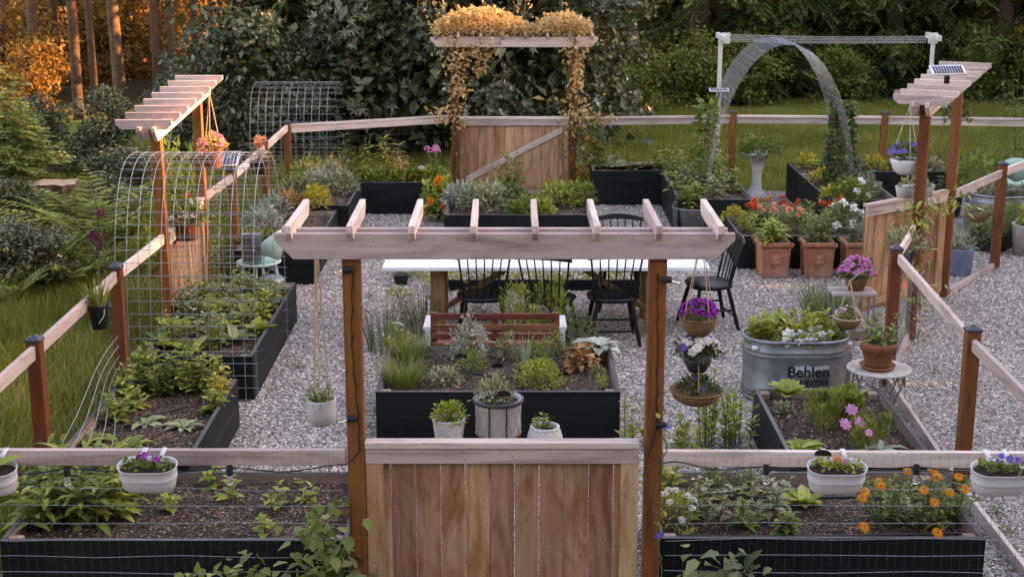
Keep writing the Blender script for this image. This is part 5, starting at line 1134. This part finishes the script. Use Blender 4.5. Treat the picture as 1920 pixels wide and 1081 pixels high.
# --- flower bed behind the square planters
fl=[('peach snapdragons behind the square planters','pt_peach',(1440,425)),('orange snapdragons behind the square planters','pt_orange',(1420,415)),('peach snapdragons beside the white peony','pt_peach',(1490,432)),('red verbena at the back of the flower bed','pt_red',(1465,405)),('lime heuchera at the end of the flower bed','lf_yellow',(1375,415)),('red dianthus near the lime heuchera','pt_red',(1402,422)),('red poppy near the open gate','pt_red',(1548,408))]
for lab,m,(x,y) in fl:
    if m.startswith('lf'): bush('heuchera',lab,P(x,y),.14,.2,150,.06,.045,m)
    else: upright('bedding_flower',lab,P(x,y),'lf_mid',8,.26,.12,10,.08,.022,2,.5,.2,.8,flowers=('bloom',m,.035))
for i,(x,y) in enumerate(((1400,435),(1460,438),(1520,438),(1505,415),(1560,425),(1430,405))): upright('bedding_foliage','leafy bedding plant filling the flower bed',P(x,y),('lf_bright','lf_mid')[i%2],7,.24,.1,11,.11,.035,2,.6,.25,.7,group='bedding foliage')
bush('peony','white peony bush beside the open gate',P(1580,432),.26,.34,420,.09,.04,'lf_blue',flowers=('bloom','pt_white',.065,9)); bush('peony','leafy white flowered bush behind the peony',P(1600,405),.24,.36,360,.09,.04,'lf_mid',flowers=('bloom','pt_white',.05,6))
# --- silver bed and arm
for lab,x,y,r,h,m in (('silver lambs ear in the bed behind the mint chair',490,432,.26,.28,'lf_silver'),('silver artemisia beyond the lambs ear',515,405,.2,.3,'lf_silver'),('olive ground cover at the bed front edge',475,458,.2,.16,'lf_mid'),('olive ground cover along the black board',535,455,.22,.16,'lf_mid'),('bronze heuchera in the silver bed',545,400,.16,.22,'lf_bronze'),('golden spirea glowing beside the pergola beam',592,402,.18,.32,'lf_yellow'),('grey sage behind the golden spirea',560,378,.24,.3,'lf_grey'),('blue green rue at the back of the silver bed',600,368,.26,.34,'lf_silver'),('green herb clump against the side fence',510,375,.2,.28,'lf_mid')):
    bush('silver_plant' if 'silver' in lab else 'bed_plant',lab,P(x,y),r,h,380,.08,.03,m)
for i,(x,y,z) in enumerate(((545,350,.4),(580,345,.4),(615,345,.4),(560,330,.4),(600,330,.4),(630,335,.4),(640,360,.4))):
    bush('border_plant','mixed olive border plant in the bed arm by the lilies',P(x,y,z),.24,.34,330,.09,.03,('lf_mid','lf_sunlit','lf_grey','lf_bright')[i%4],group='border plants by the lilies')
for lab,x,y,h,m in (('tall lily with upright leaves at the far bed',657,330,.62,'lf_mid'),('tall lily with a star shaped top',690,330,.62,'lf_bright'),('yellowing tall lily in the far bed',727,332,.55,'lf_yellow'),('peach flowered stem among the lilies',755,330,.5,'lf_sunlit')):
    upright('lily',lab,P(x,y,.4),m,3,h,.05,26,.17,.026,3,.9,.05,.4)
for i,(x,y) in enumerate(((640,335),(680,338),(715,340),(745,338),(775,338),(800,336),(820,332))): bush('geranium','low geranium clump in front of the lilies',P(x,y,.4),.18,.2,220,.075,.05,('lf_mid','lf_bright')[i%2],group='geraniums before the lilies',flowers=('cluster','pt_pinkpale',.045,2) if i in(4,5) else None)
upright('valerian','pink valerian beside the far gate post',P(835,345,.2),'lf_mid',6,.42,.14,9,.08,.03,2,.6,flowers=('cluster','pt_pink',.045))
# --- bed before the far gate
for lab,x,y,r,h,m in (('grey sage mound before the far gate',905,392,.34,.36,'lf_grey'),('silver sage at the end of the gate bed',865,385,.26,.3,'lf_silver'),('grey blue sage spilling over the board',945,380,.3,.32,'lf_blue'),('bright mint mound before the far gate',1045,385,.32,.32,'lf_bright'),('green mint spreading to the black bed',1085,382,.24,.3,'lf_mid'),('low green clump in the gate bed',985,400,.22,.2,'lf_mid'),('yellow green clump at the gate bed corner',1010,402,.2,.18,'lf_bright')):
    bush('sage' if 'sage' in lab else 'mint',lab,P(x,y),r,h,520,.075,.035,m)
upright('foxglove','tall dark leaved foxglove before the far gate',P(965,375),'lf_mid',5,.7,.09,22,.16,.05,3,.8,.08,.5); upright('thin_shoot','slim yellow shoot against the far gate boards',P(930,368),'lf_bright',2,.68,.04,16,.09,.025,2,.5,.06,.6)
p=Plant('nasturtium','orange nasturtiums on a leafy mound by the gate bed',tuple(at(822,412,0))); p_mound(p.f,p.s,p.rng,.24,.62,300,.085,.075,.1,2)
for x,z in ((0.0,.56),(.08,.22),(-.1,.3),(.03,.6)): flower(p.o,(x,-.22,z),'bloom','pt_orange',.06)
p.done('lf_bright'); p=Plant('nasturtium','orange flowered climber at the far gate post',tuple(at(1092,352,.1))); p_mound(p.f,p.s,p.rng,.2,.8,260,.07,.05,.1,2)
for q in range(13): flower(p.o,(random.uniform(-.18,.2),-.17,random.uniform(.15,.8)),'bloom','pt_orange',.045)
p.done('lf_yellow')
upright('sunflower','tall leafy stems beside the far gate post',tuple(at(1118,330,.3)),'lf_mid',6,.85,.12,18,.17,.06,2,.6,.08,.6)
# --- far right beds
for i,(x,y) in enumerate(((1260,330),(1290,325),(1325,330),(1350,340),(1265,360),(1295,362),(1335,362),(1365,358),(1345,378),(1305,345),(1240,318))):
    upright('squash_plant' if i%2 else 'pepper_plant','leafy %s under the tall arch'%('squash plant' if i%2 else 'pepper plant'),P(x,y,.43),('lf_mid','lf_bright','lf_grey')[i%3],7,.34,.12,12,.11,.05,2,.7,.3,.5,group='squash under the tall arch' if i%2 else 'peppers under the tall arch')
for i,(x,y) in enumerate(((1130,312),(1160,310),(1200,312),(1225,310),(1180,302))): rosette('squash_seedling','pale squash seedling along the far rail',P(x,y,.43),'lf_grey',9,.17,.10,3,.6,.9,'round',group='squash seedlings along the rail')
for i,(x,y) in enumerate(((1560,378),(1600,375),(1625,368),(1540,345),(1590,345),(1620,350),(1510,315),(1560,320),(1600,318),(1640,318),(1690,318),(1740,318))):
    bush('far_herb','small leafy plant in the bed below the arch foot',P(x,y,.43),.17,.2,150,.085,.04,('lf_yellow','lf_mid','lf_grey')[i%3],group='plants below the arch foot')
TB=tuple(at(1297,440,0)); pot('round_tub','round galvanised tub of peppers behind the white table',TB,[(.001,0),(.23,0),(.26,.36),(.272,.37),(.268,.385),(.25,.38),(.24,.32)],'galv',28,(.245,.34),cat='tub')
for i,(dx,dy) in enumerate(((-.12,-.05),(.1,-.08),(.0,.1),(-.02,-.14))): upright('pepper_plant','leafy pepper plant in the round galvanised tub',(TB[0]+dx,TB[1]+dy,.32),('lf_mid','lf_bright')[i%2],7,.34,.08,12,.10,.045,2,.7,.3,.5,group='peppers in the round tub')
def climber(label,loc,h,r,n,mat):
    p=Plant('climbing_bean',label,loc,'vine'); rg=p.rng; t=rg.uniform(0,1,n); a=rg.uniform(0,6.28,n); q=r*(.5+.7*rg.uniform(0,1,n))*(1-.45*t); b=np.stack([np.cos(a)*q*.8,np.sin(a)*q*1.5,t*h],1)
    p.f.add(*leaves(rg,b,np.stack([np.cos(a),np.sin(a),rg.normal(-.2,.5,n)],1),.10*rg.uniform(.6,1.2,n),.07)); 
    for i in range(4): p.s.tube([(0,i*.1-.15,-.02),(.03*math.sin(i),i*.12-.2,h*.5),(.02,i*.09-.14,h*.9)],.005,4)
    p.done(mat)
climber('dense climbing beans on the left foot of the tall arch',(2.60,19.55,.42),1.25,.2,620,'lf_mid'); climber('dark climbing beans on the right foot of the tall arch',(4.42,19.55,.42),1.2,.22,780,'lf_dark')
bush('succulent','mossy succulents heaped in the pedestal bowl',(3.56,21.1,.62),.3,.32,1100,.05,.042,'lf_mid',k=0)
# --- climbing vine on the open gate, pots there
vine('climbing_rose','pale leaved climber draped over the open gate post',[(0,0,0),(.02,0,.5),(.0,.02,.9),(-.05,-.02,1.25),(.1,0,1.3),(.3,.1,1.32),(.55,.35,1.3)],(3.84,13.75,0),'lf_bright',150,.09,.045,.08); vine('climbing_rose','thin variegated shoots hanging beside the gate post',[(0,0,1.35),(.03,.0,1.0),(-.02,0,.7),(.05,0,.4),(0,0,.05)],(3.98,13.95,0),'lf_grey',130,.08,.04,.09)
bush('trailing_fuchsia','bushy pale plant in the dark basket on the rail',(3.66,13.35,.97),.17,.24,230,.07,.03,'lf_grey'); bush('pansy','violet pansies filling the white hanging bowl',(3.80,14.0,1.73),.17,.17,200,.05,.022,'lf_dark',flowers=('pansy','pt_purple',.026,30)); bush('ivy','pale trailing ivy in the white oblong planter',(3.93,14.1,1.44),.17,.12,100,.05,.035,'lf_grey')
bush('blue_pot_plant','pale feathery plant in the glazed blue pot',(5.15,16.55,.27),.19,.24,300,.09,.014,'lf_grey'); bush('bowl_succulent','grey succulent in the small coir bowl',(5.5,17.02,.61),.12,.1,120,.04,.02,'lf_grey')
for i,(x,y) in enumerate(((5.75,17.55),(6.0,17.95),(6.2,18.15),(6.45,18.45))): bush('fern_herb','ferny herb growing in the black trough',(x,y,.18),.24,.34,420,.09,.012,'lf_mid',group='ferny herbs in the trough')
bush('drive_geranium','red geranium in the weathered wooden tub',(6.35,17.55,.33),.2,.26,180,.075,.05,'lf_bright',flowers=('cluster','pt_red',.06,5)); bush('drive_vine','leafy vine heaped over the dark drive pot',(6.35,19.9,.28),.42,.62,520,.10,.055,'lf_mid'); upright('drive_plant','dark leaved upright plant in the drive pot',(5.95,19.8,.28),'lf_dark',5,.3,.06,10,.12,.05,2)
bush('hanging_ivy','green trailing plant on the far side of the gate post',(4.82,15.9,1.80),.16,.3,170,.06,.035,'lf_dark',flowers=('cluster','pt_white',.025,5)); mtube(bpy.data.objects['hanging_ivy'],'hanger',[(0,0,.2),(0,-.02,.4),(-.05,-.1,.55)],.004,'ironlegs',4)
upright('drive_shrub','tall leafy shrub at the drive end of the lawn fence',tuple(at(1905,320,0)),'lf_mid',8,1.5,.2,18,.14,.06,2,.6,.15,.5)
# --- left fence pots
blades('iris_plant','strap leaved plant in the dark cone pot',(-3.18,10.9,1.10),'lf_mid',34,.26,.05,.026,.4,2.5); upright('scabious','thin pink stem with maroon flowers in the cone pot',(-3.16,10.88,1.08),'lf_mid',2,.48,.02,3,.06,.02,2,.6,.1,.5,flowers=('cluster','pt_maroon',.035))
bush('geranium','geranium with a coral flower in the rust brown tub',(-3.12,13.72,1.17),.19,.22,260,.07,.05,'lf_mid',flowers=('cluster','pt_white',.03,5)); p=bpy.data.objects; flower(p[[o.name for o in p if o.name.startswith('geranium')][-1]],(.06,-.08,.27),'cluster','pt_red',.045)
bush('petunia','pink petunias trailing from the sunlit clay pot',(-3.08,14.95,1.66),.14,.2,190,.05,.025,'lf_sunlit',flowers=('bloom','pt_pink',.03,9)); upright('orange_lily','orange lily flowers in the rope slung rail pot',(-3.08,17.65,1.12),'lf_sunlit',6,.26,.05,8,.14,.03,2,.6,flowers=('bloom','pt_peach',.05))
p=Plant('young_spruce','small bushy spruce behind the side gate','' or (-3.75,16.3,0),'tree'); p_mound(p.f,p.s,p.rng,.42,1.6,2200,.10,.035); p.done('lf_bright','stembrown')
# vine on far pergola, low sunlight coloured into its leaves
V0=thing('sunlit_clematis','clematis in sunlit leaf colour heaped over the far pergola roof','vine',(0,21.42,0)); rg=nrng(); mb=MB(); sb=MB()
n=2600; x=rg.uniform(-1.15,1.15,n); hh=.30*np.clip(1-((x+.45)/.75)**2,0,1)+.22*np.clip(1-((x-.75)/.5)**2,0,1)+.07; y=rg.uniform(-.2,.55,n); z=2.36+hh*rg.uniform(0,1,n)**.8
mb.add(*leaves(rg,np.stack([x,y,z],1),rg.normal(0,1,(n,3))+[0,-.3,.2],.075*rg.uniform(.6,1.3,n),.05))
for cx,h0,h1,n,sp in ((-.80,1.5,2.35,300,.15),(-.45,1.8,2.3,150,.15),(-.8,1.0,1.6,60,.12),(.92,1.55,2.35,260,.11),(.93,.95,1.5,150,.18),(-1.0,1.1,1.35,50,.14),(1.25,1.1,1.25,60,.18)):
    t=rg.uniform(0,1,n); px=cx+rg.normal(0,sp,n)*(.4+.6*t); mb.add(*leaves(rg,np.stack([px,-.1+rg.normal(0,.09,n),h0+(h1-h0)*t],1),rg.normal(0,1,(n,3))+[0,-.4,-.3],.08*rg.uniform(.6,1.2,n),.05))
for k in range(9):
    x0=rg.uniform(-1.2,1.0); sb.tube([(x0,.1,2.4),(x0-.1*rg.uniform(0,2),0,2.62),(x0-.15,0,2.82+rg.uniform(0,.2))],[.006,.005,.003],4)
    q=rg.uniform(0,1,14); mb.add(*leaves(rg,np.stack([x0-.13*q,.05+0*q,2.5+.42*q],1),rg.normal(0,1,(14,3)),.05,.035))
for cx in (-.83,.9):
    for k in range(3): a=k*2.1; sb.tube([(cx+.06*math.cos(a+t*5),-.03+.07*math.sin(a+t*5),t*2.35) for t in np.linspace(0,1,14)],.009,5)
mb.build('foliage','lf_sunlit',V0); sb.build('stem','stembrown',V0)
vine('dark_creeper','dark green creeper on the lower far gate post',[(0,0,0),(.05,0,.5),(.02,0,.9),(.1,-.05,1.2)],(.95,21.3,0),'lf_blue',220,.09,.05,.12); vine('dark_creeper','straggling creeper beside the other far gate post',[(0,0,0),(-.05,0,.4),(.1,0,.8),(.05,0,1.1)],(-.78,21.28,0),'lf_mid',80,.07,.03,.13)

# ================================================================== WOODLAND
def limb_tree(name,label,loc,trunk,crown_me,crown_mat,scale=1,rz=0,group=None):
    g=thing(name,label,'tree',loc,rz,group); link('trunk',trunk,g); c=link('crown',crown_me,g); c.scale=(scale,)*3
    return g
def laurel_mesh(seed,mat,nr=3600):
    rg=np.random.default_rng(seed); mb=MB(); ce=[]
    for k in range(34):
        a=rg.uniform(0,6.28); q=rg.uniform(.2,2.2); ce.append((math.cos(a)*q,math.sin(a)*q,rg.uniform(.35,5.2)*(1-.09*q*q*.5)))
    ce=np.array(ce); n=nr; i=rg.integers(0,len(ce),n); d=fan(rg,n,-.5,1); p=ce[i]+d*rg.uniform(.5,1,n)[:,None]**.5*np.array([.75,.75,.55]); k=p[:,2]>.12; p=p[k]; d=d[k]; n=len(p)
    tw=unit(d+rg.normal(0,.35,(n,3))+[0,-.25,.25]); m=7; a=np.arange(m)*2*np.pi/m
    ref=unit(np.cross(tw,rg.normal(0,1,(n,3)))); r2=np.cross(tw,ref)
    dd=(np.cos(a)[None,:,None]*ref[:,None]+np.sin(a)[None,:,None]*r2[:,None])+tw[:,None]*rg.uniform(.25,.9,(n,1,1)); b=np.repeat(p[:,None],m,1)
    L=.125*rg.uniform(.7,1.25,n*m); V,F,rn=leaves(rg,b.reshape(-1,3),dd.reshape(-1,3),L,L*.34,.15,up=np.repeat(tw,m,0)); tone=np.repeat(rg.normal(0,.16,len(ce))[i[k]],m*4); mb.add(V,F,np.clip(rn*.7+.1+tone+.0,0,1))
    # hidden inner leaves make the crown dense
    n=2600; i=rg.integers(0,len(ce),n); p=ce[i]*np.array([.8,.8,.95])+rg.normal(0,.4,(n,3)); p[:,2]=np.clip(p[:,2],.1,None); mb.add(*leaves(rg,p,rg.normal(0,1,(n,3)),.3,.16))
    o=mb.build('crown',mat); me=o.data; bpy.data.objects.remove(o); return me
def trunk_mesh(seed,r,h,limbs,mat='bark',bare=False):
    rg=np.random.default_rng(seed); mb=MB(); P=[(0,0,-.15),(rg.normal(0,.05),rg.normal(0,.05),h*.3),(rg.normal(0,.12),rg.normal(0,.12),h*.65),(rg.normal(0,.15),rg.normal(0,.15),h)]
    mb.tube(P,[r*1.25,r,r*.75,r*.3],10)
    for k in range(limbs):
        t=rg.uniform(.12,.9); a=rg.uniform(0,6.28); l=h*.28*(1.1-t)*rg.uniform(.7,1.2); z=h*t; mb.tube([(0,0,z),(math.cos(a)*l*.5,math.sin(a)*l*.5,z+l*.25),(math.cos(a)*l,math.sin(a)*l,z+l*(.5 if not bare else -.05))],[r*.35,r*.25,r*.08],6)
    o=mb.build('trunk',mat,smooth=True); me=o.data; bpy.data.objects.remove(o); return me
lt=trunk_mesh(1,.13,4.6,9); LM=[laurel_mesh(11,'lf_laurel'),laurel_mesh(12,'lf_laurel'),laurel_mesh(13,'lf_laurel_olive')]
LS=[(-5.6,24.6,.3,0),(-4.3,26.6,.8,1),(-3.0,25.8,1.0,2),(-1.5,26.2,1.05,0),(.0,25.6,.9,1),(.9,26.8,.7,2),(-3.4,27.4,.9,2),(-1.6,27.4,1.1,1),(.1,27.4,.95,0),(-7.6,23.2,.24,1),(-9.4,25.0,.22,0),(-4.3,24.0,.5,1),(-6.3,22.9,.27,0)]
for i,(x,y,s,v) in enumerate(LS):
    g=limb_tree('laurel_tree','glossy evergreen laurel massed behind the far fence' if v<2 else 'olive toned laurel massed behind the far fence',(x,y,0),lt,LM[v],None,1,i*1.3,'laurels behind the far fence' if v<2 else 'olive laurels behind the far fence'); g.scale=(s,)*3
def cedar_mesh(seed,h,r,mat,ns=5200,droop=.9,zmin=.25):
    rg=np.random.default_rng(seed); mb=MB(); nb=150; B=[];D=[];LL=[]
    for k in range(nb):
        t=(k+rg.uniform(0,1))/nb; z=zmin+(h-zmin)*t**1.25; a=rg.uniform(0,6.28); l=r*(1-t)**.8*rg.uniform(.75,1.1)+.15; m=max(5,int(ns/nb*(1.5-t)))
        q=rg.uniform(.25,1,m)**.7; side=rg.normal(0,.16*l,m)*(1.2-q); px=math.cos(a)*q*l-math.sin(a)*side; py=math.sin(a)*q*l+math.cos(a)*side; pz=z-.35*l*q**2+.1*l*q+rg.normal(0,.05,m)
        B.append(np.stack([px,py,np.clip(pz,.08,None)],1)); sa=a+rg.normal(0,.7,m); D.append(np.stack([np.cos(sa),np.sin(sa),-droop*rg.uniform(.3,1.3,m)],1)); LL.append(.42*rg.uniform(.6,1.2,m)*(1.05-.4*t))
    B=np.concatenate(B);D=unit(np.concatenate(D));L=np.concatenate(LL); n=len(B); tone=rg.normal(.42,.2,n)
    S=unit(np.cross(D,np.tile([0,0,1.],(n,1))+rg.normal(0,.3,(n,3)))); m=9
    for j in range(m):
        t=(j+.5)/m; w=.5*(1-t)**.7+.08
        for sg in (-1,1):
            V,F,rn=leaves(rg,B+D*(L*t)[:,None],D*.9+S*sg*.8+rg.normal(0,.08,(n,3)),L*w*.62,L*.10,.1); mb.add(V,F,np.clip(np.repeat(tone,4)+.1*(rn-.5)+.12*t,0,1))
    o=mb.build('crown',mat); me=o.data; bpy.data.objects.remove(o); return me
ct=trunk_mesh(2,.2,9.5,0); CM=[cedar_mesh(21,10,2.9,'lf_cedar'),cedar_mesh(22,10,2.7,'lf_cedar')]
CS=[(4.3,34.0,0),(6.6,34.6,1),(9.0,35.0,0),(11.4,34.4,1),(13.8,34,0),(5.4,37.5,1),(8,38.2,0),(10.6,38,1),(13.4,38,0),(16,36,1),(3.2,38.8,1)]
for i,(x,y,v) in enumerate(CS):
    g=limb_tree('cedar_tree','dark drooping cedar standing at the lawn edge',(x,y,0),ct,CM[v],None,1,i*1.1,'cedars at the lawn edge'); g.scale=(1,1,1)
# understorey shrubs along the lawn edge
US=laurel_mesh(31,'lf_mid',900); UD=laurel_mesh(32,'lf_laurel',1100)  # UD: darker leaf stands in for the deep shade around the ferns
for i,(x,y,s) in enumerate(((2.6,30.6,.33),(4.0,31.6,.38),(5.2,32.2,.36),(7.2,32.6,.3),(10.4,33,.36),(1.2,29,.35),(12,32.5,.4))):
    g=limb_tree('woodland_shrub','low leafy shrub at the edge of the lawn wood',(x,y,0),lt,US,None,1,i,'shrubs at the lawn edge'); g.scale=(s,s,s*.8); g['category']='shrub'
# leaning dark trunks between laurel and cedar
for lab,x0,y0,dx,r in (('leaning dark trunk rising from the lawn edge',1180,135,-.35,.13),('second dark trunk beside the leaning one',1150,130,-.75,.10)):
    b=at(x0,y0+40,0); g=thing('bare_trunk',lab,'tree',(b.x,31.2,0)); mtube(g,'trunk',[(0,0,-.1),(dx*.3,0,1.0),(dx,0,2.4),(dx*1.5,.2,5)],[r*1.2,r,r*.85,r*.5],'bark',9)
    cr=link('crown',LM[2],g,(dx*1.4,.3,4.2)); cr.scale=(.5,.5,.4)
# tall pines on the left, catching the low sun
pt=trunk_mesh(5,.085,13,14,bare=True); PMs=cedar_mesh(23,7.5,2.3,'lf_sunlit_tree',1500,.5)
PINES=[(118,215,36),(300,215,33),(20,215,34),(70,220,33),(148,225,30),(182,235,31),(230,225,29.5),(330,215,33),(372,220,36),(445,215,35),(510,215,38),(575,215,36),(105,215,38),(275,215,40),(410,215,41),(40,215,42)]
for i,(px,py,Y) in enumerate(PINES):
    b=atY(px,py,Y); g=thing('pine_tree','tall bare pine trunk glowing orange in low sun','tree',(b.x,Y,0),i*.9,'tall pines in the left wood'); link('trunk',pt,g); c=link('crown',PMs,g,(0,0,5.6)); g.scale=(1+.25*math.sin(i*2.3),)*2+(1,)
GL=laurel_mesh(33,'lf_sunlit_tree',900)
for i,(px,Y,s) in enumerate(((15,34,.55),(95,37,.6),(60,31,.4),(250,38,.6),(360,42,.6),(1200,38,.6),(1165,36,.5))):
    b=atY(px,200,Y); g=limb_tree('undergrowth_bush','bush with sun glow in its leaf colour among the trunks',(b.x,Y,0),lt,GL,None,1,i*2,'sun coloured bushes in the wood'); g.scale=(s,s,s*.8); g['category']='bush'
# far wood as one mass
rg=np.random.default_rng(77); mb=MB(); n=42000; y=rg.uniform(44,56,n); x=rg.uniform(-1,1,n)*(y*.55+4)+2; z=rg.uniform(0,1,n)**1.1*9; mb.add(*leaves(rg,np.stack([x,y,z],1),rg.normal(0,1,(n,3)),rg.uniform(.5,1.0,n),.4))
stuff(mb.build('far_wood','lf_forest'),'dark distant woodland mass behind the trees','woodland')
# unseen laurels added off to the right, heights set to block the low sun
for i,(x,y,s) in enumerate(SHADE_TREES if 'SHADE_TREES' in globals() else ()):
    g=limb_tree('shade_laurel','added unseen laurel blocking low sun from the garden',(x,y,0),lt,LM[i%2],None,1,i*1.7,'added shade laurels off to the right'); g.scale=(min(s,1.1),min(s,1.1),s)
for i,(x,y) in enumerate(((-9.6,9.5),(-10.3,13.2),(-10.8,17),(-13.5,19),(-8.6,6))):
    limb_tree('side_cedar','tall cedar of the wood beyond the side fence',(x,y,0),ct,CM[i%2],None,1,i*1.3,'cedars beyond the side fence')
# left foreground: fir, ferns
p=Plant('young_fir','young pale green fir at the wood edge beside the stump',(-7.0,19.6,0),'tree'); fm=cedar_mesh(41,2.1,1.05,'lf_fir',1700,.12,.12); link('crown',fm,p.o); p.s.tube([(0,0,-.1),(0,0,1.0),(0,0,2.05)],[.05,.035,.008],7); p.done('lf_fir','bark')
FN=[(190,480,1.5),(150,455,1.1),(185,440,1.0),(120,480,.85),(215,470,.8),(165,500,.8),(90,520,.9),(40,520,.9),(10,470,1.0),(60,470,.85),(130,540,.7),(205,520,.6),(25,570,.6)]
fmesh={}
for i,(x,y,L) in enumerate(FN):
    b=at(x,y,0); v=i%3
    if v not in fmesh:
        f_=MB();s_=MB(); p_frond(f_,s_,nrng(),15,.95,.17,18,1.35,1.0); a=f_.build('frond','lf_fern'); c=s_.build('stem','stembrown'); fmesh[v]=(a.data,c.data); bpy.data.objects.remove(a); bpy.data.objects.remove(c)
    g=thing('sword_fern','arching sword fern growing outside the side fence','fern',b,i*1.1,'sword ferns outside the side fence'); link('frond',fmesh[v][0],g); link('stem',fmesh[v][1],g); g.scale=(L*1.15,)*3
for i,(x,y,s) in enumerate(((15,450,.15),(230,440,.13),(75,540,.13),(250,400,.18),(10,540,.15))):
    b=at(x,y,0); g=limb_tree('wood_edge_shrub','leafy shrub darkened as shade behind the sword ferns',b,lt,UD,None,1,i*1.9,'shrubs behind the sword ferns'); g.scale=(s*1.6,s*1.6,s); g['category']='shrub'
for i,(x,y) in enumerate(((290,400),(330,390),(260,470),(285,500))): bush('meadow_plant','pale meadow plant in the grass outside the side gate',tuple(at(x,y,0)),.3,.4,220,.14,.03,'lf_bright',group='meadow plants by the side gate')
